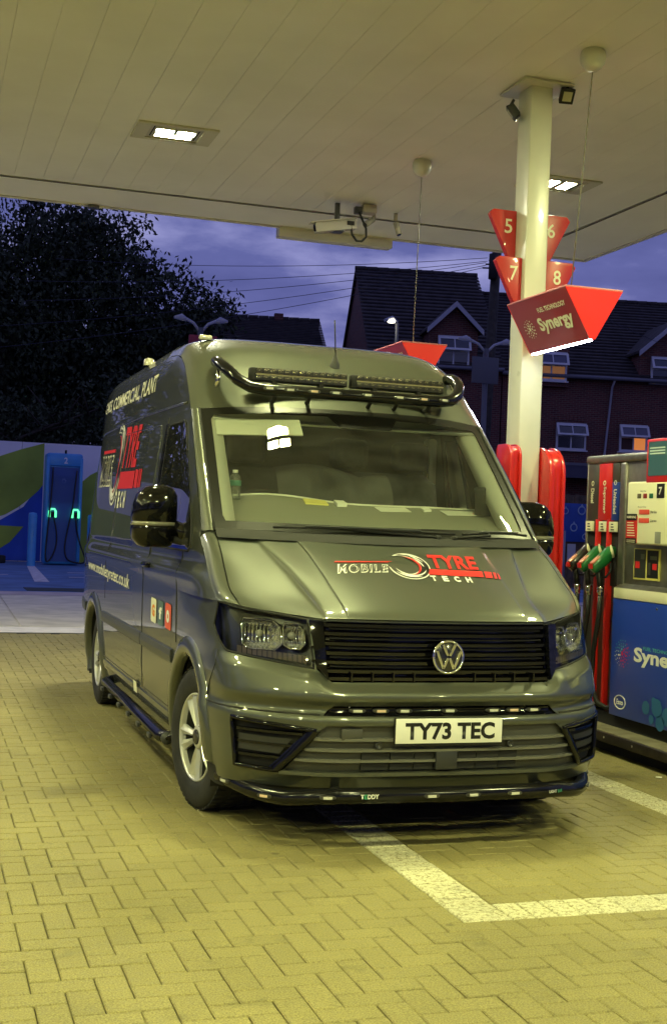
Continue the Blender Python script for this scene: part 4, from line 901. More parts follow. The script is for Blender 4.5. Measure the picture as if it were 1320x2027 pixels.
# ================================================================== FUEL PUMP
PU = thing('fuel_pump', (2.55, 2.0, .15), 'steel fuel pump numbered 7 with three nozzles and a blue lower panel', 'fuel pump')
steel = mat('brushed_steel', (.30, .29, .26), .36, .85, var=.15, vs=14); steel_d = mat('dark_steel', (.12, .115, .10), .4, .7); cream = mat('cream_panel', (.88, .86, .62), .4, 0, .3)
blue = mat('pump_blue', (.010, .05, .42), .35, 0, .25); red = mat('pump_red', (.68, .018, .012), .35, 0, .5); navy = mat('label_blue', (.01, .05, .32), .35, 0, .5)
box('plinth', matt_black, PU, 2.24, .2, .15, 2.86, 2.88, .235); box('cabinet', steel, PU, 2.26, .2, 1.06, 2.86, 2.30, 1.96, .01); box('cap', steel, PU, 2.235, .2, 1.955, 2.87, 2.835, 2.012, .018, 3)
box('lower_panel', blue, PU, 2.20, .2, .236, 2.86, 2.335, 1.022, .006); box('trim_band', cream, PU, 2.198, .2, 1.026, 2.86, 2.325, 1.098, .006)
MB().prism([(2.20, .2, 1.10), (2.20, 2.32, 1.10), (2.275, 2.32, 1.135), (2.275, .2, 1.135)], (.02, 0, .0)).build('shelf', steel, PU, bevel=.003, seg=1)
# nozzle tower
box('tower', steel_d, PU, 2.275, 2.295, .24, 2.80, 2.825, 1.955, .012); box('tower_post', steel, PU, 2.245, 2.295, 1.10, 2.30, 2.378, 1.955, .016, 3); box('tower_edge', steel, PU, 2.248, 2.815, .24, 2.30, 2.835, 1.955, .008)
for y0, y1, z0, m in ((2.665, 2.815, 1.47, steel_d), (2.39, 2.482, 1.555, navy), (2.39, 2.482, 1.82, steel_d)): box('fuel_strip', m, PU, 2.25, y0, z0, 2.28, y1, 1.952 if z0 != 1.555 else 1.818, .003)
box('red_strip', red, PU, 2.247, 2.487, 1.555, 2.28, 2.66, 1.952, .003)
for y0, y1, z0, z1 in ((2.645, 2.662, .26, 1.555), (2.487, 2.507, 1.0, 1.555)): pass
for y, z0 in ((2.655, .26), (2.50, .26)): box('red_divider', red, PU, 2.235, y-.016, z0, 2.30, y+.016, 1.56, .004)
for y in (2.76, 2.575, 2.435): 
    box('price_card', cream, PU, 2.236, y-.052, 1.474, 2.250, y+.052, 1.546, .003)
    for k in range(3): box('card_line', black_vinyl, PU, 2.2345, y-.02+.006*k, 1.485+.019*k, 2.2365, y+.02, 1.493+.019*k)
    box('nozzle_well', matt_black, PU, 2.262, y-.055, 1.10, 2.29, y+.055, 1.47)
def vtext(s, y, z0, z1, w, m, x=2.2455):   # reads downwards
    text(s, 'strip_text', m, PU, lambda a, b: (x, y+w/2-w*b, z1-(z1-z0)*a), bold=.03)
tcr = mat('strip_cream', (.78, .76, .55), .4)
vtext('Diesel', 2.748, 1.675, 1.78, .045, tcr, 2.248); vtext('Supreme+', 2.575, 1.60, 1.79, .048, tcr, 2.2455); vtext('Unleaded', 2.436, 1.60, 1.77, .042, tcr, 2.248)
for y, x in ((2.748, 2.249), (2.578, 2.246), (2.436, 2.249)): MB().lathe((x, y, 1.815), (-1, 0, 0), [(.018, 0), (.018, .002), (.011, .002), (.011, 0)], 16).build('strip_emblem', tcr, PU)
hose = mat('hose_rubber', (.012, .012, .012), .5)
for y, gm, lab, cc in ((2.76, mat('nozzle_black', (.015, .015, .015), .3, 0, .4), 'black-handled fuel nozzle, furthest of three on the pump, with its hose', 0), (2.60, mat('nozzle_green', (.01, .16, .04), .3, 0, .5), 'green-handled fuel nozzle hanging in the middle of the pump', 0), (2.44, mat('nozzle_green'), 'green-handled fuel nozzle nearest the white display on the pump', 1)):
    NZ = thing('fuel_nozzle', (2.2, y, 1.0), lab, 'nozzle')
    MB().tube([(2.27, y, 1.345), (2.225, y-.005, 1.335), (2.175, y-.008, 1.285), (2.12, y-.01, 1.235), (2.09, y-.01, 1.20)], [.030, .046, .050, .042, .026], 14, flat=.72).build('nozzle_body', gm, NZ)
    sc = MB(); sc.hexa([(2.205, y-.030, 1.350), (2.205, y+.018, 1.350), (2.082, y+.016, 1.246), (2.082, y-.034, 1.246), (2.195, y-.022, 1.362), (2.195, y+.012, 1.362), (2.075, y+.012, 1.257), (2.075, y-.030, 1.257)]).build('nozzle_cover', mat('nozzle_label_pink', (.60, .22, .14), .4, 0, .5), NZ, bevel=.006)
    MB().hexa([(2.085, y-.028, 1.215), (2.085, y+.012, 1.215), (2.07, y+.012, 1.215), (2.07, y-.028, 1.215), (2.082, y-.028, 1.246), (2.082, y+.012, 1.246), (2.066, y+.012, 1.25), (2.066, y-.028, 1.25)]).build('nozzle_tip_label', red, NZ, bevel=.003)
    MB().tube([(2.235, y-.03, 1.30), (2.22, y-.035, 1.345), (2.21, y-.035, 1.385)], [.012, .013, .005], 8).build('splash_spout', cream, NZ)
    MB().tube([(2.13, y, 1.21), (2.15, y, 1.165), (2.20, y, 1.16), (2.235, y, 1.20), (2.24, y, 1.26)], .008, 8).build('trigger_guard', hose, NZ)
    MB().tube([(2.135, y, 1.22), (2.15, y-.004, 1.14), (2.157, y-.006, 1.09)], [.020, .019, .021], 12).build('hose_neck', hose, NZ)
    MB().lathe((2.158, y-.006, 1.095), (.05, 0, -1), [(.020, 0), (.026, .006), (.026, .018), (.021, .022), (.024, .028), (.024, .042), (.018, .046), (.020, .060), (.014, .07)], 12).build('swivel', chrome, NZ)
    MB().tube([(2.160, y-.006, 1.03), (2.165, y+.01, .9), (2.16, y+.06, .65), (2.17, y+.09, .42), (2.20, y+.06, .29), (2.235, y-.02, .26), (2.26, y-.10, .30)], .017, 10).build('hose', hose, NZ)
# display head
WD = MB().box(2.172, 1.30, 1.395, 2.30, 2.150, 1.812).build('display_head', cream, PU, bevel=.018, seg=3)
box('number_tag', black_vinyl, WD, 2.169, 1.70, 1.700, 2.173, 1.785, 1.792); text('7', 'number_text', white_vinyl, WD, lambda a, b: (2.168, 1.763-.04*a, 1.722+.05*b), bold=.03)
for k, m in enumerate((mat('key_olive', (.12, .11, .06), .4), mat('key_red', (.30, .03, .03), .4), mat('key_green', (.02, .14, .08), .4))): box('grade_key', m, WD, 2.168, 1.975-k*.072, 1.700, 2.174, 2.018-k*.072, 1.732, .003)
for z, lab in ((1.595, 'This Sale'), (1.540, 'Litres')):
    box('display_window', mat('display_red', (.42, .05, .03), .3, emis=(.9, .12, .05), est=.25), WD, 2.168, 1.868, z, 2.174, 1.990, z+.032, .003); text(lab, 'display_text', black_vinyl, WD, lambda a, b, z=z: (2.1705, 1.855-.075*a, z+.008+.016*b), bold=.01)
text('Select Fuel', 'display_text', black_vinyl, WD, lambda a, b: (2.1705, 1.985-.07*a, 1.742+.012*b)); text('Amount Due', 'display_text', black_vinyl, WD, lambda a, b: (2.1705, 2.01-.10*a, 1.640+.010*b))
box('warning_sticker', red, WD, 2.168, 2.010, 1.405, 2.172, 2.142, 1.585); box('sticker_head', black_vinyl, WD, 2.166, 2.012, 1.555, 2.169, 2.140, 1.598); box('sticker_foot', black_vinyl, WD, 2.166, 2.012, 1.402, 2.169, 2.140, 1.438)
for k in range(6): box('sticker_line', tcr, WD, 2.1655, 2.03+.004*k, 1.452+.017*k, 2.1675, 2.125, 1.458+.017*k)
for k in range(2): box('sticker_line', tcr, WD, 2.1645, 2.025, 1.410+.012*k, 2.1665, 2.125, 1.414+.012*k)
text('WARNING', 'sticker_text', tcr, WD, lambda a, b: (2.165, 2.135-.118*a, 1.568+.018*b), bold=.02)
box('receipt_slot', mat('slot_grey', (.25, .26, .22), .5), WD, 2.168, 1.725, 1.41, 2.173, 1.79, 1.485, .002)
PO = MB().box(2.250, 1.855, 1.165, 2.262, 2.165, 1.372).build('poster_board', mat('poster_yellow', (.72, .66, .18), .4), PU)
for y0, y1, z0, z1, m in ((1.865, 2.0, 1.18, 1.362, black_vinyl), (2.015, 2.155, 1.175, 1.365, mat('poster_dark', (.03, .035, .03), .4)), (1.88, 1.93, 1.235, 1.275, red), (2.09, 2.14, 1.24, 1.285, red), (1.955, 1.985, 1.20, 1.28, steel_d), (2.03, 2.075, 1.30, 1.335, mat('poster_grey', (.12, .13, .09), .5)), (1.88, 1.96, 1.30, 1.325, mat('poster_grey'))):
    box('poster_picture', m, PO, 2.247 if z1 < 1.35 else 2.249, y0, z0, 2.2505 if z1 < 1.35 else 2.251, y1, z1)
SCN = MB().box(2.17, 1.30, 1.80, 2.28, 1.925, 2.085).build('advert_screen', red, PU, bevel=.01); box('screen_picture', mat('screen_teal', (.02, .055, .055), .3, emis=(.06, .16, .14), est=.3), SCN, 2.166, 1.36, 1.845, 2.172, 1.895, 2.065)
for k in range(3): box('screen_line', mat('screen_text', (.5, .6, .5), .4, emis=(.6, .75, .6), est=.1), SCN, 2.164, 1.70, 2.02-k*.018, 2.167, 1.875, 2.028-k*.018)
MB().lathe((2.199, 1.78, .99), (-1, 0, 0), [(.009, 0), (.009, .004), (0, .005)], 10).build('panel_lock', chrome, PU)
# graphics on the blue panel
def dots(fn, par, cols, R=1, seed=5, nr=(7, 12, 16, 20)):
    r_ = random.Random(seed); B = {k: MB() for k in range(len(cols))}
    for ri, n in enumerate(nr):
        for k in range(n):
            a = 2*math.pi*k/n+ri*.3; rr = (.30+.21*ri)*R*(1+r_.uniform(-.04, .06)); s = (.085-.012*ri)*r_.uniform(.6, 1.15); c = 0 if -1.9 < math.atan2(math.sin(a), math.cos(a)) < .9 else (1 if .9 <= math.atan2(math.sin(a), math.cos(a)) < 2.9 else 2)
            c = min(c, len(cols)-1); B[c].add([fn(math.cos(a)*rr+s*math.cos(t), math.sin(a)*rr+s*math.sin(t)) for t in [k2*math.pi/4 for k2 in range(8)]], [tuple(range(8))])
    B[0].add([fn(.13*math.cos(t), .17*math.sin(t)) for t in [k2*math.pi/6 for k2 in range(12)]], [tuple(range(12))])
    for k in B:
        if B[k].v: B[k].build('emblem_dots', cols[k], par)
magenta = mat('dot_magenta', (.60, .02, .12), .4); teal = mat('dot_teal', (.10, .45, .42), .4)
dots(lambda a, b: Vector((2.1975, 2.183-.098*a, .662+.094*b)), PU, (magenta, teal, tcr))
text('Synergy', 'panel_text', white_vinyl, PU, lambda a, b: (2.1975, 2.035-.70*a, .598+.125*b), bold=.035)
text('FUEL TECHNOLOGY', 'panel_text', teal, PU, lambda a, b: (2.1975, 1.925-.42*a, .712+.022*b), bold=.01)
EM = MB().lathe((2.1995, 2.193, .334), (-1, 0, 0), [(.074, 0), (.074, .002), (.064, .002), (.064, 0)], 36); EM.v = [(x, 2.193+(y-2.193)*1.0, .334+(z-.334)*.64) for x, y, z in EM.v]; EM.build('panel_emblem', white_vinyl, PU)
text('Esso', 'panel_text', white_vinyl, PU, lambda a, b: (2.1975, 2.236-.086*a, .318+.036*b), bold=.03)
for y, z, r in ((1.87, .345, .045), (1.80, .28, .03), (1.74, .36, .06), (1.70, .27, .05), (1.78, .40, .025), (1.62, .32, .06)):
    MB().add([(2.1978+.0003*(r > .04), y+r*math.cos(t), z+r*math.sin(t)) for t in [k*math.pi/10 for k in range(20)]], [tuple(range(20))]).build('panel_bubble', mat('bubble_teal', (.03, .13, .30), .4), PU)
# ================================================================== PILLAR AND ITS SIGNS
pw = mat('pillar_white', (.62, .62, .55), .28, 0, .3, var=.06, vs=3)
PI_ = thing('canopy_pillar', (2.235, 3.865, .15), 'square white steel pillar rising from the island to the canopy', 'pillar')
MB().box(2.14, 3.75, .15, 2.33, 3.98, 4.985).build('pillar_shaft', pw, PI_, bevel=.012, seg=3)
box('pillar_collar', pw, PI_, 2.03, 3.64, 4.972, 2.46, 4.10, 4.992, .003)
def flag(y0, y1, cx, hw, zt, zb, n0, n1, lab):
    T = thing('pump_number_sign', (cx, (y0+y1)/2, zb), lab, 'sign', 'red triangular number signs on the pillar')
    rd = mat('sign_red', (.42, .012, .015), .4, 0, .3)
    for s, xe in ((-1, 2.138), (1, 2.332)):
        k = abs(xe-cx)/hw; zc = zt-(zt-zb)*(1-k)
        q = [(cx+s*(hw-.03), y0, zt), (cx+s*hw, y0, zt-.035), (xe, y0, zb+(zt-zb)*k), (xe, y0, zt)]
        MB().prism(q, (0, y1-y0, 0)).build('sign_panel', rd, T, bevel=.004)
    for ch, x in ((n0, cx-.195), (n1, cx+.185)): text(ch, 'sign_number', mat('number_cream', (.72, .70, .55), .5), T, lambda a, b, x=x: (x-.032+.066*a, y0-.003, zt-.185+.115*b), bold=.012)
flag(3.93, 3.985, 2.262, .355, 4.015, 3.26, '5', '6', 'upper red triangular sign with the numbers 5 and 6 on the pillar')
flag(3.80, 3.86, 2.262, .350, 3.615, 2.88, '7', '8', 'lower red triangular sign with the numbers 7 and 8 on the pillar')
def fin(x0, x1, y0, y1, lab, rc_=.11):
    T = thing('pillar_guard', ((x0+x1)/2, (y0+y1)/2, .15), lab, 'guard', 'red guards at the foot of the pillar')
    zt = 2.125; P = [(y0, .15), (y1, .15), (y1, zt-.03), (y1-.03, zt)]+[(y0+rc_-rc_*math.sin(a), zt-rc_+rc_*math.cos(a)) for a in [k*math.pi/2/8 for k in range(9)]]
    rr = mat('guard_red', (.58, .02, .015), .25, 0, .8); w = x1-x0
    for a, b, ins in ((x0, x0+w*.28, 0), (x0+w*.28, x1-w*.2, .022), (x1-w*.2, x1, 0)):
        Q = [(max(y, y0+ins), min(z, zt-ins)) for y, z in P]; MB().prism([(a, y, z) for y, z in Q], (b-a, 0, 0)).build('guard_panel', rr, T, bevel=.004)
    if x0 < 2:
        for z0, z1 in ((1.62, 1.85), (1.40, 1.60)): box('guard_picture', mat('guard_pink', (.40, .02, .09), .3, 0, .6), T, x0-.004, y0+.06, z0, x0-.001, y1-.03, z1)
fin(1.955, 2.055, 3.50, 3.76, 'narrow red rounded guard on the left of the white pillar'); fin(2.338, 2.475, 3.58, 3.86, 'wide red rounded guard on the right of the white pillar', .22)
# ================================================================== HANGING SIGNS
def hanging(y0, y1, cy, sph, lab, labs):
    T = thing('hanging_sign', (2.17, (y0+y1)/2, 2.83), lab, 'sign', 'red hanging signs over the pump island')
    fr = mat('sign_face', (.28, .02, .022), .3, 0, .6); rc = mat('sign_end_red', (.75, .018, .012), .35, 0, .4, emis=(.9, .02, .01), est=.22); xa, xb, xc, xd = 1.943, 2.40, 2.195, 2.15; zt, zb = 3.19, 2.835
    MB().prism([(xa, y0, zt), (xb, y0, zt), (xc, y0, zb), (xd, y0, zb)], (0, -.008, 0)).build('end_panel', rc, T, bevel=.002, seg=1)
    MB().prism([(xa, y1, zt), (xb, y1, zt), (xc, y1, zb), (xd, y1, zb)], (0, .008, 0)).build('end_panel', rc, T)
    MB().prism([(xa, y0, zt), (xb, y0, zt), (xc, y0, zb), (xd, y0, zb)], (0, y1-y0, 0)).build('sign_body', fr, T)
    box('top_edge', mat('edge_pink', (.60, .20, .22), .4), T, xa-.004, y0-.006, zt, xb+.004, y1+.006, zt+.014, .003)
    MB().prism([(xd+.004, y0+.01, zb+.006), (xd+.030, y0+.01, zb+.006), (xd+.030, y0+.01, zb-.010), (xd+.004, y0+.01, zb-.010)], (0, y1-y0-.02, 0)).build('light_strip', mat('strip_light', (1, 1, 1), .5, emis=(.88, .90, 1.0), est=34), T)
    nrm = Vector((-(zt-zb), 0, -(xd-xa))).normalized(); f = lambda a, b: Vector((xa+(xd-xa)*(1-b), y1+(y0-y1)*a, zb+(zt-zb)*b))+nrm*.004
    text('Synergy', 'sign_text', tcr, T, lambda a, b: f(.36+.56*a, .28+.33*b), bold=.035); text('FUEL TECHNOLOGY', 'sign_text', tcr, T, lambda a, b: f(.44+.46*a, .70+.09*b), bold=.025)
    dots(lambda a, b: f(.19+.115*a, .45+.235*b), T, (tcr,), nr=(7, 11, 15))
    MB().lathe((2.19, cy, zt+.014), (0, 0, 1), [(.06, 0), (.055, .02), (.0, .024)], 16).build('cable_boss', cream, T)
    R = thing('ceiling_rose', (*sph, 4.9), labs, 'ceiling fitting', 'white domes with cables on the canopy ceiling')
    MB().lathe((*sph, 5.0), (0, 0, -1), [(.080, 0), (.092, .02), (.095, .055), (.088, .095), (.068, .128), (.038, .150), (0, .156)], 28).build('dome', pw, R)
    MB().tube([(*sph, 4.84), (2.19, cy, zt+.03)], .0045, 6).build('cable', mat('cable_grey', (.16, .15, .12), .6), R)
hanging(2.70, 3.62, 3.08, (2.25, 2.98), 'red hanging sign lettered Synergy in front of the white pillar', 'white ceiling dome with a cable, nearer the top right corner')
hanging(5.90, 6.80, 6.25, (2.18, 6.16), 'red hanging sign seen just above the van roof', 'white ceiling dome with a cable, farther back above the van')
# ================================================================== CANOPY
CH = 5.0
CN = thing('canopy', (0, 0, 5), 'broad pale forecourt canopy with a panelled ceiling and plain edge', 'canopy')
cw = mat('ceiling_white', (.90, .89, .87), .5, var=.05, vs=1.1, bump=.03, bs=20); cdark = mat('ceiling_void', (.03, .03, .025), .9)
box('canopy_deck', cdark, CN, -10.5, -11, CH+.03, 5.66, 9.33, CH+.85)
lights_x = (-8.2, -4.2, -.215, 3.72); lights_y = (-8.1, -3.3, 1.50, 6.30)
LW, LD = .37, .25
x = -10.5; n = 0
while x < 4.84:
    x1 = min(x+.30, 4.85)
    # a panel is interrupted by the light openings it passes
    runs = [(-11, 8.55)]
    for lx in ():
        if x < lx+LW-.06 and x1 > lx-LW+.06:
            for ly in lights_y: runs = [q for a, b in runs for q in ([(a, ly-LD+.02), (ly+LD-.02, b)] if a < ly < b else [(a, b)])]
    mb = MB()
    for a, b in runs: mb.box(x+.0008, a, CH, x1-.0008, b, CH+.02)
    mb.build("ceiling_panel", cw, CN, bevel=.0018, seg=1); x += .30
# edge band round the back and the right
for nm, q in (('edge_band', [(-10.5, 8.572, CH-.012), (4.872, 8.572, CH-.012), (5.69, 9.35, CH-.02), (-10.5, 9.35, CH-.02)]), ('edge_band', [(4.872, -11, CH-.012), (5.69, -11, CH-.02), (5.69, 9.35, CH-.02), (4.872, 8.572, CH-.012)])):
    MB().prism(q, (0, 0, .03)).build(nm, cw, CN, bevel=.0018, seg=1)
box('edge_joint', cdark, CN, -10.5, 8.556, CH-.0145, 4.87, 8.573, CH-.0125); box('edge_joint', cdark, CN, 4.856, -11, CH-.0145, 4.873, 8.555, CH-.0125)
edge_m = mat('fascia_white', (.62, .60, .55), .5)
MB().prism([(5.69, 9.35, CH-.035), (-10.5, 9.35, CH-.035), (-10.5, 9.42, CH-.035), (5.76, 9.42, CH-.035)], (0, 0, .95)).build('fascia', edge_m, CN, bevel=.004)
MB().prism([(5.69, 9.35, CH-.035), (5.76, 9.42, CH-.035), (5.76, -11, CH-.035), (5.69, -11, CH-.035)], (0, 0, .95)).build('fascia', edge_m, CN, bevel=.004)
MB().box(1.64, 9.36, 4.86, 3.08, 9.52, 5.08).build('fascia_box', edge_m, CN, bevel=.01)
MB().box(-.62, 9.30, CH-.06, -.50, 9.41, CH-.03).build('fascia_clip', steel_d, CN)
rd_ = random.Random(11)
def lamp(x, y, main, tint=(.975, 1.0, .45), p=1.0):
    T = thing('canopy_light', (x, y, CH), main, 'ceiling light', 'recessed canopy lights')
    fr = mat('light_frame', (.62, .60, .48), .4)
    for a, b, c, d in ((-LW, -LD, LW, -LD+.05), (-LW, LD-.05, LW, LD), (-LW, -LD+.05, -LW+.13, LD-.05), (LW-.13, -LD+.05, LW, LD-.05)): MB().box(x+a, y+b, CH-.020, x+c, y+d, CH-.0005).build('light_frame', fr, T, bevel=.003, seg=1)
    box('light_tray', mat('light_tray', (.50, .49, .38), .35, .2), T, x-LW+.13, y-LD+.05, CH-.007, x+LW-.13, y+LD-.05, CH-.001)
    for s in (-1, 1): box('tray_slot', cdark, T, x+s*.205-.006, y-.15, CH-.009, x+s*.205+.006, y+.15, CH-.0065)
    m = mat('canopy_led_%d_%d' % (int(tint[2]*100), int(p*100)), (1, 1, 1), .5, emis=tint, est=1)
    if not m.get('done'):   # the diodes shine downwards only
        nt_ = m.node_tree; ge_ = nt_.nodes.new('ShaderNodeNewGeometry'); mm_ = nt_.nodes.new('ShaderNodeMath'); mm_.operation = 'MULTIPLY_ADD'; mm_.inputs[1].default_value = -LAMP*p; mm_.inputs[2].default_value = LAMP*p
        nt_.links.new(ge_.outputs['Backfacing'], mm_.inputs[0]); nt_.links.new(mm_.outputs[0], nt_.nodes['Principled BSDF'].inputs['Emission Strength']); m['done'] = 1
    for a, b, c, d in (((-.165, .03, .165, .115), (-.175, -.105, -.02, -.015), (.02, -.105, .175, -.015)) if x < 2 else ((-.145, -.12, -.035, .12), (.035, -.12, .145, .12))):
        box('led_array', mat('led_body', (.6, .6, .5), .4), T, x+a-.014, y+b-.014, CH-.018, x+c+.014, y+d+.014, CH-.0075)
        MB().add([(x+a, y+b, CH-.0182), (x+a, y+d, CH-.0182), (x+c, y+d, CH-.0182), (x+c, y+b, CH-.0182)], [(0, 1, 2, 3)]).build('led_lens', m, T, recalc=False)
LAMP = 645
for lx in lights_x:
    for ly in lights_y:
        far = ly > 5; lab = 'recessed square canopy light above the van, left of the pillar' if (far and -1 < lx < 1) else ('recessed canopy light just behind the white pillar' if far and lx > 3 else 'recessed canopy light outside the picture, %s row from the back, %s from the left' % (('fourth', 'third', 'second', 'first')[lights_y.index(ly)], ('first', 'second', 'third', 'fourth')[lights_x.index(lx)]))
        lamp(lx, ly, lab, (1.0, .985, .70) if far else (.975, 1.0, .45), 1.1 if far else (1.25 if ly < 0 else 1.0))
# floodlights on the pillar head
for (x, y, z, d, m, lab) in ((2.42, 3.70, 4.915, (-.15, -1, -.75), matt_black, 'small black floodlight at the top right of the white pillar'), (2.07, 3.92, 4.80, (-.6, .3, -.5), grey_plastic, 'small grey floodlight behind the top left of the white pillar')):
    T = thing('floodlight', (x, y, z+.08), lab, 'floodlight'); dv = Vector(d).normalized(); u = dv.cross(Vector((0, 0, 1))).normalized(); w = u.cross(dv); c = Vector((x, y, z))
    P = [c+dv*k+u*a*.058*(1 if k > 0 else .8)+w*b*.062*(1 if k > 0 else .8) for k in (-.035, .03) for a, b in ((-1, -1), (1, -1), (1, 1), (-1, 1))]
    MB().hexa(P).build('flood_body', m, T, bevel=.006); Q = [c+dv*k+u*a*.036+w*b*.038 for k in (.030, .034) for a, b in ((-1, -1), (1, -1), (1, 1), (-1, 1))]; MB().hexa(Q).build('flood_lens', mat('flood_glass', (.40, .38, .25), .15, 0, 1), T)
    MB().tube([c+w*.05, (x, y, min(z+.10, 4.99))], .012, 8).build('flood_bracket', m, T)
# CCTV gear at the back edge
T = thing('security_camera', (1.95, 8.05, 4.98), 'boxy white security camera on a drop bracket at the back edge of the canopy', 'camera')
gw = mat('camera_grey', (.42, .40, .33), .5); dv = (Vector((2.13, 8.0, 4.76))-Vector((1.66, 7.95, 4.66))); a = Vector((1.66, 7.95, 4.665)); b = a+dv; u = Vector((0, 1, 0)); w = dv.cross(u).normalized()
w = w if w.z > 0 else -w
P = [p+u*i*.055+w*j for p in (a, b) for i, j in ((-1, -.055), (1, -.055), (1, .05), (-1, .05))]; MB().hexa(P).build('camera_body', gw, T, bevel=.006)
P = [p+u*i*.066+w*j for p in (a-dv*.10, b+dv*.02) for i, j in ((-1, .052), (1, .052), (1, .066), (-1, .066))]; MB().hexa(P).build('camera_hood', gw, T, bevel=.003)
MB().cyl(a-dv.normalized()*.002, a+dv.normalized()*.01, .04, n=16).build('camera_lens', gloss_black, T)
MB().box(1.90, 7.99, 4.70, 1.95, 8.03, 4.98).build('camera_bracket', grey_plastic, T, bevel=.004); MB().box(1.86, 7.93, 4.655, 1.99, 8.07, 4.70).build('camera_clamp', grey_plastic, T, bevel=.004)
box('camera_vent', matt_black, T, 2.02, 7.925, 4.735, 2.10, 7.935, 4.78)
JB = thing('junction_box', (2.27, 8.0, 4.99), 'small white junction box beside the boxy security camera', 'junction box'); MB().box(2.20, 7.93, 4.90, 2.36, 8.07, 4.99).build('box_body', gw, JB, bevel=.008); MB().box(2.12, 7.96, 4.88, 2.20, 8.03, 4.96).build('cable_gland', grey_plastic, JB, bevel=.006)
MB().tube([(2.16, 7.96, 4.90), (2.20, 7.96, 4.82), (2.245, 7.95, 4.72), (2.25, 7.95, 4.63), (2.20, 7.95, 4.575), (2.14, 7.95, 4.575), (2.085, 7.95, 4.64), (2.07, 7.95, 4.74)], .013, 8).build('loop_cable', matt_black, JB)
for x, lab in ((2.42, 'short white camera just right of the looped black cable'), (2.68, 'rightmost white camera hanging below the canopy back edge')):
    T = thing('bullet_camera', (x, 8.2, 4.99), lab, 'camera'); MB().tube([(x, 8.2, 4.99), (x, 8.2, 4.90)], .022, 10).build('camera_stem', gw, T)
    e = Vector((-.12, -.05, -.09) if x < 2.5 else (.04, -.03, -.15)); MB().tube([Vector((x, 8.2, 4.90))+e*.1, Vector((x, 8.2, 4.90))+e], .034, 12).build('camera_barrel', gw, T); MB().tube([Vector((x, 8.2, 4.90))+e, Vector((x, 8.2, 4.90))+e*1.04], .028, 12).build('camera_glass', gloss_black, T)
# ================================================================== CHARGING BAY, MURAL
FY = 33.0
MU = thing('mural_hoarding', (1, FY, 0), 'tall pale lilac hoarding painted with big green and blue leaf shapes', 'hoarding')
lil = mat('mural_lilac', (.82, .77, .82), .6, var=.08, vs=.6); mg = mat('mural_green', (.32, .42, .05), .7, var=.25, vs=.7); mbl = mat('mural_blue', (.02, .08, .50), .7, var=.25, vs=.7)
for k in range(10): MB().box(-12+2.5*k+.006, FY, 0, -12+2.5*(k+1)-.006, FY+.08, 3.49).build('hoarding_panel', lil, MU, bevel=.006, seg=1)
def mur(P, m, d): MB().prism([(x, FY-d, z) for x, z in P], (0, .004, 0)).build('painted_shape', m, MU)
mur([(1.13, 0.02), (1.13, 2.4), (.6, 1.6), (-.5, .9), (-3, .6), (-7, 1.4), (-12, 2.0), (-12, .02)][::-1], mbl, .006)
gs = [(1.13, 3.485), (1.13, 2.26), (1.0, 2.08), (.77, 1.85), (.45, 1.58), (.1, 1.36), (-.4, 1.17), (-1.2, 1.02), (-2.5, .95), (-4.5, 1.1), (-7, 1.7), (-9, 2.6), (-6, 2.2), (-3, 2.3), (-1.4, 2.62), (-.13, 3.04), (.5, 3.28)]
mur(gs, mg, .011)
mur([(.62, 1.02), (.45, .80), (.25, .55), (-.03, .36), (-.5, .2), (-2, .1), (-5, .3), (-3, .8), (-1.5, .98), (-.4, 1.04)], mg, .012)
mur([(2.2, .02), (2.2, 2.35), (2.5, 2.62), (3.0, 2.9), (4.5, 3.3), (7, 3.45), (9, 3.1), (9, .02)], mg, .006)
mur([(4.5, .02), (5.5, 1.2), (8, 2.0), (13, 2.2), (13, .02)], mbl, .012)
CHG = thing('ev_charger', (1.66, 31, 0), 'tall blue electric-vehicle charger with number 2 and two glowing green connectors', 'charger')
cb = mat('charger_blue', (.05, .30, .68), .4, 0, .3, var=.1, vs=3); cbd = mat('charger_panel', (.012, .07, .32), .45)
cx0, cx1, cy, ct = 1.03, 2.03, 31.0, 3.13
MB().box(cx0, cy, .02, cx1, cy+.7, ct).build('charger_body', cb, CHG, bevel=.08, seg=3)
for a, b, c, d in ((cx0, .1, cx0+.09, ct-.12), (cx1-.09, .1, cx1, ct-.12), (cx0+.06, ct-.36, cx1-.06, ct-.03)): MB().box(a, cy-.07, b, c, cy+.02, d).build('charger_frame', cb, CHG, bevel=.03)
box('charger_face', cbd, CHG, cx0+.1, cy-.012, .1, cx1-.1, cy-.002, ct-.4)
for k in range(22): box('vent_slat', cbd, CHG, cx0+.13, cy-.024, 1.75+k*.035, cx1-.13, cy-.010, 1.768+k*.035)
text('2', 'charger_text', lil, CHG, lambda a, b: (1.50+.10*a, cy-.074, 2.84+.17*b), bold=.02)
MB().lathe((1.52, cy-.01, 2.35), (0, -1, 0), [(.07, 0), (.07, .01), (.03, .01)], 18).build('charger_logo', mat('logo_pale', (.12, .2, .45), .4), CHG)
MB().cyl((1.55, cy+.05, ct), (1.55, cy+.05, ct+.09), .03, n=8).build('charger_aerial', matt_black, CHG)
grn = mat('green_glow', (.1, 1, .4), .5, emis=(.12, 1.0, .38), est=1.5)
for x in (1.235, 1.865):
    z = 1.46; P = [(x-.085, cy-.10, z-.13), (x-.085, cy-.10, z+.04), (x-.05, cy-.10, z+.10), (x+.05, cy-.10, z+.10), (x+.085, cy-.10, z+.04), (x+.085, cy-.10, z-.13)]
    MB().tube(P, .030, 8).build('holster_light', grn, CHG); MB().box(x-.045, cy-.16, z-.12, x+.045, cy-.02, z+.03).build('connector', matt_black, CHG, bevel=.02)
hp = hose
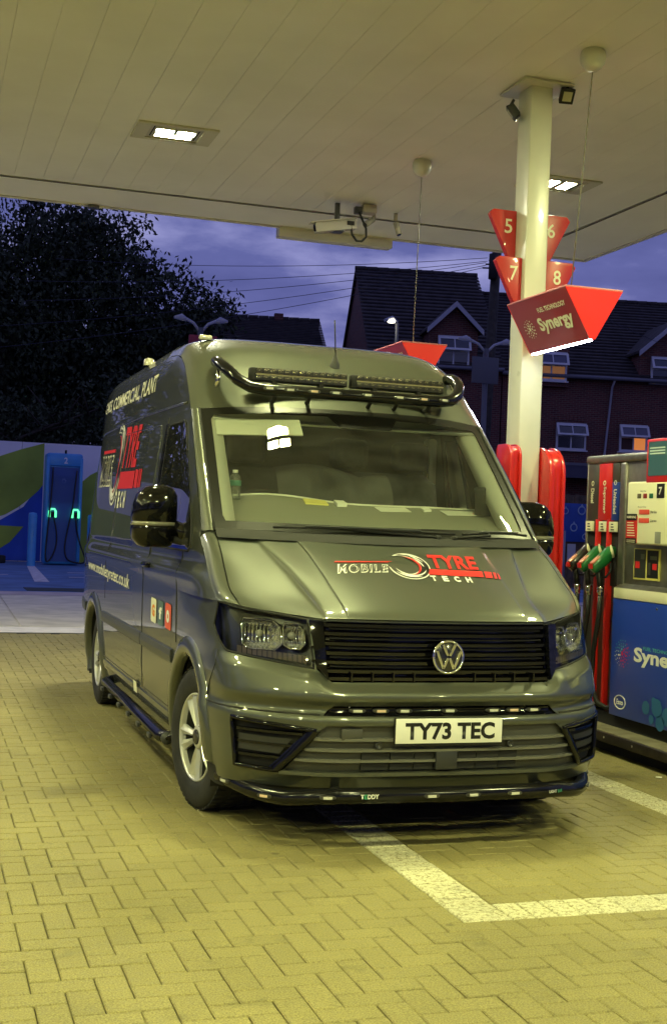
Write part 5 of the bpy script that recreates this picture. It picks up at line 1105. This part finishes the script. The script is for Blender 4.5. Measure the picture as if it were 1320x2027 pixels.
for P in ([(1.20, 2.72), (1.19, 2.2), (1.16, 1.6), (1.12, 1.0), (1.08, .35), (1.12, .10), (1.25, .22), (1.36, .55), (1.36, .9), (1.27, 1.33)], [(1.86, 2.66), (1.82, 2.2), (1.77, 1.6), (1.66, 1.0), (1.60, .5), (1.68, .18), (1.95, .08), (2.14, .10), (2.16, .25), (2.02, .6), (1.92, .95), (1.87, 1.33)]):
    c = herm(np.arange(len(P)), np.array(P), np.linspace(0, len(P)-1, 40)); MB().tube([(x, cy-.13, z) for x, z in c], .022, 8).build('charge_cable', hp, CHG)
for x, y, lab in ((.62, 29.9, 'blue bollard left of the electric-vehicle charger'), (2.26, 30.4, 'blue bollard between the charger and the back of the van')):
    T = thing('bollard', (x, y, 0), lab, 'bollard', 'blue bollards by the charger'); MB().lathe((x, y, 0), (0, 0, 1), [(.115, 0), (.115, 1.38), (.10, 1.43), (0, 1.45)], 20).build('bollard_post', cb, T)
WSx = thing('wheel_stop', (-.4, 31.5, 0), 'low dark wheel stop with a white band at the foot of the mural', 'wheel stop'); MB().box(-1.4, 31.3, 0, .05, 31.6, .22).build('stop_block', matt_black, WSx, bevel=.04); box('white_band', ln, WSx, -.9, 31.285, .10, -.25, 31.30, .17)
# ================================================================== TREES
leaf = mat('leaf_dark', (.030, .045, .016), .65, var=.45, vs=1.5); bark = mat('bark', (.05, .04, .03), .9, bump=.6, bs=20)
def tree(name, base, lobes, nleaf, size, lab, trunk_r=.28, limbs=9, seed=1, fill=.9):
    r = np.random.default_rng(seed); T = thing(name, base, lab, 'tree'); B = Vector(base)
    vol = np.array([l[3]*l[4]*l[5] for l in lobes]); cen = []; pts = []
    # leaf clumps scattered through the lobes, denser inside
    nc = nleaf//26; li = r.choice(len(lobes), nc, p=vol/vol.sum())
    d = r.normal(size=(nc, 3)); d /= np.linalg.norm(d, axis=1)[:, None]; rad = r.random(nc)**(1/2.6)
    L = np.array([l[:6] for l in lobes])[li]; c = L[:, :3]+d*rad[:, None]*L[:, 3:6]*(1+.10*r.normal(size=(nc, 1)))
    c = np.repeat(c, 26, axis=0); n = len(c); off = r.normal(size=(n, 3))*np.array([.24, .24, .30])*size/.2*.9
    p = c+off; u = r.normal(size=(n, 3)); u[:, 2] -= .9; u /= np.linalg.norm(u, axis=1)[:, None]; w = np.cross(u, r.normal(size=(n, 3))); w /= np.linalg.norm(w, axis=1)[:, None]
    s = size*(.6+.8*r.random(n))[:, None]
    v = np.stack([p, p+u*s*.5+w*s*.22, p+u*s, p+u*s*.5-w*s*.22], 1).reshape(-1, 3)-np.array(B)
    me = D.meshes.new('crown'); me.vertices.add(len(v)); me.vertices.foreach_set('co', v.ravel()); me.loops.add(4*n); me.loops.foreach_set('vertex_index', np.arange(4*n)); me.polygons.add(n); me.polygons.foreach_set('loop_start', np.arange(0, 4*n, 4)); me.update(calc_edges=True); me.materials.append(leaf)
    o = link('crown', me, T); q = MB()
    top = max(l[2]+l[5]*.6 for l in lobes); fk = B+Vector((0, 0, (top-B.z)*.22)); rr = random.Random(seed)
    q.tube([B-Vector((0, 0, .3)), B.lerp(fk, .5)+Vector((.1, 0, 0)), fk], [trunk_r*1.25, trunk_r, trunk_r*.8], 12)
    for k in range(limbs):
        l = lobes[k % len(lobes)]; e = Vector(l[:3])+Vector((rr.uniform(-1, 1)*l[3], rr.uniform(-1, 1)*l[4], rr.uniform(-.2, .9)*l[5]))*.75; m = fk.lerp(e, .5)+Vector((rr.uniform(-.4, .4), rr.uniform(-.4, .4), .6))
        q.tube([fk-Vector((0, 0, .3)), fk.lerp(m, .5), m, m.lerp(e, .6)+Vector((0, 0, .2)), e], [trunk_r*.6, trunk_r*.45, trunk_r*.30, trunk_r*.18, .02], 7)
        for j in range(3): f = m.lerp(e, rr.uniform(.2, .9)); q.tube([f, f+Vector((rr.uniform(-1, 1), rr.uniform(-1, 1), rr.uniform(.2, 1.2)))], [.05, .015], 5)
    q.build('trunk', bark, T); return T
tree('broadleaf_tree', (1.5, 45, 0), [(1.2, 45, 8.8, 3.3, 3.0, 4.3), (-1.2, 45.5, 8.0, 3.4, 3, 4.4), (3.9, 45, 9.2, 2.6, 2.6, 4.3), (6.2, 45, 8.8, 2.0, 2.2, 3.0), (7.9, 45, 8.5, 1.5, 1.8, 2.1), (4.5, 45.5, 6.2, 4.2, 2.6, 2.8), (-.5, 45, 5.4, 4.4, 2.6, 2.6), (9.1, 45, 9.9, .55, .8, 1.0), (2.6, 45, 11.9, 2.3, 2.2, 1.7), (-3.8, 45.5, 7.2, 2.6, 2.4, 4.6)], 100000, .235, 'large dark broadleaf tree towering behind the mural hoarding', .42, 14, 4)
tree('hedge_tree', (-3.5, 39, 0), [(-4, 39, 3.4, 4.0, 1.2, 2.4), (0.5, 39.5, 3.2, 3.2, 1.2, 2.3), (5.5, 39.5, 3.9, 3.6, 1.2, 2.5)], 26000, .20, 'low black mass of foliage rising just above the mural hoarding', .14, 8, 9)
for k_, (tx, ty, tz, tr) in enumerate(((-9, 43, 6.8, 4.2), (-15.5, 41, 7.4, 4.4), (-21, 37, 7.0, 4.6), (-26, 31, 7.6, 4.6), (-29, 24, 7.0, 4.4), (-31, 16, 7.2, 4.6), (-31, 6, 7.0, 4.6), (-30, -5, 7.4, 4.6), (-27, -16, 7.0, 4.8), (-18, -24, 7.2, 4.8), (-8, -27, 7.4, 4.8), (3, -28, 7.0, 4.8), (14, -27, 7.3, 4.8), (25, -22, 7.2, 4.8))):  # unseen trees, added so the van sides and front reflect dark instead of sky
    tree('added_dark_tree', (tx, ty, 0), [(tx, ty, tz, tr, tr*.8, tz*.62), (tx+1.5, ty+.5, tz+1.5, tr*.7, tr*.6, tz*.55), (tx-1.5, ty, tz*.6, tr, tr*.7, tz*.5)], 9000, .34, 'dark tree added outside the picture to darken reflections in the van, number %s in the row from the mural' % ('one', 'two', 'three', 'four', 'five', 'six', 'seven', 'eight', 'nine', 'ten', 'eleven', 'twelve', 'thirteen', 'fourteen')[k_], .3, 7, 20+k_)['group'] = 'dark trees added out of view to darken reflections'
# ================================================================== HOUSES (local frame: x along the facade, y back, z up)
HO = (21.9, 39.32, 0); HR = -math.radians(11)
brick_m = D.materials.new('red_brick'); brick_m.use_nodes = True
t = brick_m.node_tree; b = t.nodes['Principled BSDF']; tc2 = t.nodes.new('ShaderNodeTexCoord'); mp2 = t.nodes.new('ShaderNodeMapping'); mp2.inputs['Rotation'].default_value = (math.radians(90), 0, 0); t.links.new(tc2.outputs['Object'], mp2.inputs[0])
bt_ = t.nodes.new('ShaderNodeTexBrick'); bt_.inputs['Scale'].default_value = 1; bt_.inputs['Brick Width'].default_value = .225; bt_.inputs['Row Height'].default_value = .075; bt_.inputs['Mortar Size'].default_value = .008
bt_.inputs['Color1'].default_value = (.15, .042, .032, 1); bt_.inputs['Color2'].default_value = (.085, .026, .022, 1); bt_.inputs['Mortar'].default_value = (.16, .12, .10, 1); t.links.new(mp2.outputs[0], bt_.inputs[0]); t.links.new(bt_.outputs[0], b.inputs['Base Color']); b.inputs['Roughness'].default_value = .85; MATS['red_brick'] = brick_m
tile = mat('roof_tile', (.036, .028, .028), .75, var=.35, vs=3); upvc = mat('window_white', (.62, .62, .66), .4); wglass = mat('dark_pane', (.012, .016, .03), .08, 0, .5, spec=.8)
warm = mat('lit_room', (.5, .22, .08), .8, emis=(1.0, .32, .07), est=.45); dimwarm = mat('dim_room', (.2, .12, .08), .8, emis=(.6, .25, .08), est=.22)
barge = mat('barge_board', (.40, .40, .45), .6); gutter = mat('gutter_grey', (.14, .14, .17), .5)
class HMB(MB):
    """mesh in the terrace's own frame, rotated into place at build"""
    def build(s, *a, **k):
        c, n = math.cos(HR), math.sin(HR); s.v = [(HO[0]+x*c-y*n, HO[1]+x*n+y*c, z) for x, y, z in s.v]; return MB.build(s, *a, **k)
def hw(x, y, z): c, n = math.cos(HR), math.sin(HR); return (HO[0]+x*c-y*n, HO[1]+x*n+y*c, z)
def hbox(name, m, par, *a, bevel=0): return HMB().box(*a).build(name, m, par, bevel=bevel)
def roofslab(par, x0, x1, ye, ze, yr, zr, yb, rows=26):
    # front slope built as overlapping tile courses, back slope plain
    R = HMB(); th = .05
    for k in range(rows):
        f0, f1 = k/rows, (k+1)/rows; ya, yb_ = ye+(yr-ye)*f0, ye+(yr-ye)*f1+.06; za, zb_ = ze+(zr-ze)*f0+.05, ze+(zr-ze)*f1+.0
        R.hexa([(x0, ya, za-.05), (x1, ya, za-.05), (x1, yb_, zb_-.05), (x0, yb_, zb_-.05), (x0, ya, za), (x1, ya, za), (x1, yb_, zb_), (x0, yb_, zb_)])
    R.hexa([(x0, yr, zr-.1), (x1, yr, zr-.1), (x1, yb, ze-.1), (x0, yb, ze-.1), (x0, yr, zr), (x1, yr, zr), (x1, yb, ze), (x0, yb, ze)])
    o = R.build('roof', tile, par); RC = HMB(); n = int((x1-x0)/.45)
    for k in range(n): RC.tube([(x0+(x1-x0)*k/n, yr, zr), (x0+(x1-x0)*(k+.96)/n, yr, zr+.015)], .11, 8)
    RC.build('ridge_tile', tile, o); return o
def window(par, x0, z0, x1, z1, y=0, pane=wglass, mull=True, openl=True, split=.46, prnt=upvc):
    f = .075; W_ = HMB()
    for q in ((x0, z0, x1, z0+f), (x0, z1-f, x1, z1), (x0, z0+f, x0+f, z1-f), (x1-f, z0+f, x1, z1-f), (x0+f, z0+(z1-z0)*(1-split)-.04, x1-f, z0+(z1-z0)*(1-split)+.04)): W_.box(q[0], y-.09, q[1], q[2], y-.0, q[3])
    xm = (x0+x1)/2; W_.box(xm-.03, y-.08, z0+f, xm+.03, y-.01, z0+(z1-z0)*(1-split)-.04)
    F_ = W_.build('window', prnt, par); zs = z0+(z1-z0)*(1-split)
    for q in ((x0+f, xm-.03, z0+f, zs-.04), (xm+.03, x1-f, z0+f, zs-.04)): HMB().box(q[0], y-.045, q[2], q[1], y-.03, q[3]).build('pane', pane, F_)
    # top-hung light standing open
    o_ = .22 if openl else .02; S_ = HMB(); g = .07
    def P(x, k, d): zz = z1-.05-(z1-.05-zs)*k; return (x, y-.10-o_*k-d, zz)
    for a, b_, k0, k1 in ((x0-.02, x1+.02, 0, .16), (x0-.02, x1+.02, .84, 1.0), (x0-.02, x0+g, .16, .84), (x1-g, x1+.02, .16, .84), (xm-.02, xm+.02, .16, .84)):
        S_.hexa([P(a, k1, 0), P(b_, k1, 0), P(b_, k0, 0), P(a, k0, 0), P(a, k1, .05), P(b_, k1, .05), P(b_, k0, .05), P(a, k0, .05)])
    S_.build('open_light', prnt, F_); HMB().add([P(x0+g, .84, .02), P(x1-g, .84, .02), P(x1-g, .16, .02), P(x0+g, .16, .02)], [(0, 1, 2, 3)]).build('pane', wglass if pane is wglass else mat('pale_pane', (.10, .10, .16), .1), F_)
    hbox('sill', prnt, F_, x0-.06, y-.14, z0-.05, x1+.06, y, z0); return F_
def dormer(par, x0, x1, zb, ze, za, wx0, wx1, wz0, wz1, y=-.02, depth=4.0):
    Dm = HMB(); Dm.prism([(x0+.15, y, zb), (x1-.15, y, zb), (x1-.15, y, ze), ((x0+x1)/2, y, za-.1), (x0+.15, y, ze)], (0, depth, 0)); o = Dm.build('dormer', brick_m, par)
    xm = (x0+x1)/2
    for s, xe in ((-1, x0), (1, x1)):
        HMB().hexa([(xe, y-.35, ze-.05), (xm, y-.35, za-.05), (xm, y+depth, za-.05), (xe, y+depth, ze-.05), (xe, y-.35, ze+.05), (xm, y-.35, za+.05), (xm, y+depth, za+.05), (xe, y+depth, ze+.05)]).build('dormer_roof', tile, o)
        HMB().hexa([(xe, y-.40, ze-.17), (xm, y-.40, za-.17), (xm, y-.35, za-.17), (xe, y-.35, ze-.17), (xe, y-.40, ze+.04), (xm, y-.40, za+.04), (xm, y-.35, za+.04), (xe, y-.35, ze+.04)]).build('barge_board', barge, o)
    window(par, wx0, wz0, wx1, wz1, y-.02); return o
def house(name, x0, x1, ze, zr, depth, lab, gable=True, yr=5.0):
    H = thing(name, hw((x0+x1)/2, 0, 0), lab, 'house'); w = HMB(); P = [(x0, 0, 0), (x0, 0, ze), (x0, yr, zr-.15), (x0, 2*yr, ze), (x0, 2*yr, 0)]
    w.prism(P, (x1-x0, 0, 0)); w.build('wall', brick_m, H); roofslab(H, x0-.12, x1+.05, -.30, ze-.12, yr, zr, 2*yr+.3)
    HMB().tube([(x0-.1, -.38, ze-.14), (x1, -.38, ze-.14)], .075, 8).build('gutter', gutter, H); return H
HA = house('brick_house', -8.1, -3.0, 7.75, 12.25, 10, 'dark brick house with a gable end and one pitched dormer, left of the white pillar')
dormer(HA, -6.06, -3.85, 7.4, 9.05, 10.12, -5.57, -4.33, 7.62, 8.86)
HB = house('brick_house', -2.95, 14, 7.65, 11.5, 10, 'long dark brick terrace right of the white pillar with one warmly lit window')
dormer(HB, 2.36, 5.4, 7.4, 8.62, 9.95, 2.95, 4.4, 7.45, 8.5); dormer(HB, 8.6, 11.6, 7.4, 8.62, 9.95, 9.3, 10.7, 7.45, 8.5)
F_ = window(HB, -1.75, 7.30, -.52, 8.42, y=-.30, pane=dimwarm); hbox('window_surround', brick_m, HB, -1.85, -.28, 7.1, -.42, .3, 8.55)
window(HB, -.76, 4.68, .44, 5.73); window(HB, 1.79, 4.72, 2.92, 5.78, pane=warm)
hbox('curtain', mat('curtain_dark', (.08, .04, .03), .9), HB, 1.86, -.075, 4.79, 2.33, -.05, 5.25)
window(HB, 5.2, 4.72, 6.4, 5.78); window(HB, -2.7, 4.68, -1.9, 5.73)
for x0, x1, z in ((-.85, .53, 5.78), (1.70, 3.01, 5.83), (5.1, 6.5, 5.83)):
    n = 9
    for k in range(n): f = (k+.5)/n; xx = x0+(x1-x0)*f; zz = z+.10*math.sin(math.pi*f); HMB().box(xx-(x1-x0)/n/2+.006, -.03, zz-.03, xx+(x1-x0)/n/2-.006, .0, zz+.16).build('arch_brick', brick_m, HB)
HMB().tube([(1.44, -.36, 7.5), (1.40, -.12, 7.2), (1.18, -.10, 4.4), (1.18, -.10, 0)], .045, 8).build('drainpipe', barge, HB)
hbox('porch_roof', gutter, HB, -2.5, -1.3, 4.02, 8, .0, 4.12); hbox('porch_band', mat('porch_grey', (.06, .06, .10), .7), HB, -2.5, -1.28, 3.55, 8, -1.2, 4.02)
HMB().tube([(-1.9, -.12, 6.6), (-1.9, -.3, 6.6)], .32, 14).build('satellite_dish', gutter, HB)
HC = thing('low_house', hw(-12, 12, 0), 'dark roof of a farther house between the tree and the brick gable', 'house')
w = HMB(); w.prism([(-16.5, 5, 0), (-16.5, 5, 8.2), (-16.5, 10, 10.55), (-16.5, 15, 8.2), (-16.5, 15, 0)], (7.3, 0, 0)); w.build('wall', brick_m, HC); roofslab(HC, -16.6, -9.1, 4.7, 8.0, 10, 10.72, 15.3); hbox('chimney', brick_m, HC, -11.2, 9.8, 10.4, -10.8, 10.3, 10.95)
# ================================================================== POLES, LAMPS, WIRES, FENCE
UP = thing('utility_pole', (14.0, 30, 0), 'tall dark wooden utility pole rising in front of the brick houses', 'pole'); wood_d = mat('pole_wood', (.045, .038, .03), .85, var=.3, vs=6)
MB().tube([(13.72, 30, 0), (13.85, 30, 5), (14.0, 30, 9.95)], [.19, .165, .14], 12).build('pole_shaft', wood_d, UP); MB().cyl((13.83, 29.86, 9.0), (13.84, 29.86, 9.75), .14, n=12).build('pole_box', matt_black, UP)
for k in range(3): MB().tube([(13.7-.1*k, 29.9, 9.55-.12*k), (13.95, 29.9, 9.58-.12*k)], .025, 6).build('pole_bracket', matt_black, UP)
wm = mat('wire_dark', (.03, .03, .05), .7)
for (dx, dy, z1, lab, x0, z0) in ((-12, 8, 9.9, 'overhead wire running left from the pole, topmost', 13.7, 9.65), (-13, 7, 8.9, 'overhead wire running left from the pole, second from the top', 13.7, 9.55), (-13, 6, 8.1, 'overhead wire running left from the pole, third from the top', 13.65, 9.5), (-14, 6, 7.2, 'overhead wire running left from the pole, fourth from the top', 13.65, 9.42), (-14, 5, 6.4, 'overhead wire running left from the pole, lowest', 13.6, 9.35),
                                    (16, 14, 9.6, 'overhead wire running right from the pole above the terrace roof, upper', 14.1, 9.7), (16, 12, 9.0, 'overhead wire running right from the pole above the terrace roof, lower', 14.1, 9.45)):
    P = [(x0+dx*f, 30+dy*f, z0+(z1-z0)*f-.5*4*f*(1-f)*.5) for f in [k/14 for k in range(15)]]; o = MB().tube(P, .009, 5).build('overhead_wire', wm); setp(o, lab, 'wire')
SLm = mat('lamp_column', (.12, .12, .13), .5, .4)
def street_lamp(x, y, z, lab, lit):
    T = thing('street_lamp', (x, y, 0), lab, 'street lamp'); MB().tube([(x, y, 0), (x, y, z)], [.09, .05], 10).build('lamp_post', SLm, T); MB().tube([(x, y, z), (x-.15, y, z+.12), (x-.42, y-.1, z+.02)], [.06, .07, .05], 8).build('lamp_head', barge, T)
    MB().lathe((x-.20, y-.06, z+.02), (0, 0, -1), [(.12, -.02), (.11, .04), (0, .06)], 12).build('lamp_lens', mat('lamp_lit', (1, .97, .8), .4, emis=(1, .95, .75), est=6) if lit else barge, T)
street_lamp(10.87, 30, 7.45, 'lit street lamp on a thin column left of the brick gable roof', True)
def twin(x, y, z, w, lab):
    T = thing('twin_arm_lamp', (x, y, 0), lab, 'street lamp'); MB().tube([(x, y, 0), (x, y, z)], .07, 10).build('lamp_post', SLm, T)
    for s in (-1, 1):
        MB().tube([(x, y, z-.12), (x+s*w*.3, y, z+.10), (x+s*w*.62, y, z+.19)], [.035, .035, .04], 8).build('lamp_arm', barge, T)
        MB().tube([(x+s*w*.5, y, z+.15), (x+s*w*.8, y, z+.22), (x+s*w*1.1, y, z+.20)], [.03, .085, .03], 10, flat=.6).build('lamp_head', barge, T)
twin(11.49, 25, 6.14, .72, 'unlit twin-arm lamp column with a grey square board, left of the pillar'); twin(3.98, 25, 6.05, .60, 'unlit twin-arm lamp seen above the front left corner of the van roof')
SG = thing('square_sign', (11.43, 24.9, 0), 'plain grey square board fixed on the twin-arm lamp column', 'sign'); MB().box(11.06, 24.86, 5.22, 11.80, 24.90, 5.90).build('sign_board', mat('board_grey', (.10, .10, .12), .6), SG, bevel=.005); MB().tube([(11.43, 24.92, 0), (11.43, 24.92, 5.9)], .05, 8).build('sign_post', SLm, SG)
RS = thing('red_sign', (4.02, 25, 0), 'dull red sign board just above the front left corner of the van roof', 'sign'); MB().box(3.68, 24.85, 5.45, 4.36, 24.95, 5.85).build('sign_board', mat('dull_red', (.30, .03, .05), .6), RS, bevel=.01); MB().tube([(4.02, 25.0, 0), (4.02, 25.0, 5.5)], .05, 8).build('sign_post', SLm, RS)
FN = thing('timber_fence', (16, 25.3, 0), 'brown vertical-board timber fence behind the pumps carrying a blue poster', 'fence'); wood = mat('fence_wood', (.10, .07, .05), .85, var=.35, vs=5, bump=.3, bs=30)
pal = D.meshes.new('fence_board'); 
first = None
for k in range(70):
    x = 12.2+k*.152
    if first is None: first = MB().box(x, 25.2, 0, x+.14, 25.222, 2.48).build('fence_board', wood, FN, bevel=.004, seg=1); ox = x
    else: o = first.copy(); COL.objects.link(o); o.location = (x-ox, 0.006*(k % 2), rb.uniform(-.02, .02))
for z in (.5, 1.9): box('fence_rail', wood, FN, 12.2, 25.23, z, 22.9, 25.28, z+.08)
BP = thing('blue_poster', (14.2, 25.1, 1.2), 'blue poster with painted water drops fixed on the timber fence', 'poster'); MB().box(13.76, 25.12, 1.22, 14.68, 25.15, 2.24).build('poster_board', mat('poster_blue', (.012, .06, .34), .5, var=.15, vs=3), BP, bevel=.004)
for x, z, r in ((14.02, 2.03, .09), (14.50, 2.06, .12), (14.28, 1.60, .11), (14.62, 1.36, .08)):
    MB().lathe((x, 25.118, z), (0, -1, 0), [(r, 0), (r, .006), (r*.72, .006), (r*.72, 0)], 20).build('drop_ring', mat('drop_pale', (.25, .35, .55), .5), BP); MB().prism([(x-r*.5, 25.112, z+r*.7), (x+r*.5, 25.112, z+r*.7), (x, 25.112, z+r*1.5)], (0, -.004, 0)).build('drop_tip', mat('drop_pale'), BP)
for x0, x1, z0, z1, lab in ((13.80, 13.98, .60, 1.18, 'narrow white notice low on the fence, left of the steel post'), (14.12, 14.36, .55, 1.16, 'white notice with a small dark square low on the fence')):
    T = thing('notice_board', ((x0+x1)/2, 25.1, z0), lab, 'notice'); box('notice_sheet', mat('notice_white', (.40, .40, .46), .6), T, x0, 25.12, z0, x1, 25.15, z1); box('notice_mark', matt_black, T, x1-.13, 25.112, z0+.06, x1-.05, 25.12, z0+.16)
SP = thing('steel_post', (12.4, 21, 0), 'thin steel post standing in front of the blue poster', 'post'); MB().tube([(12.05, 21.5, 0), (12.05, 21.5, 1.50)], .055, 12).build('post_tube', mat('post_steel', (.20, .20, .24), .4, .5), SP)
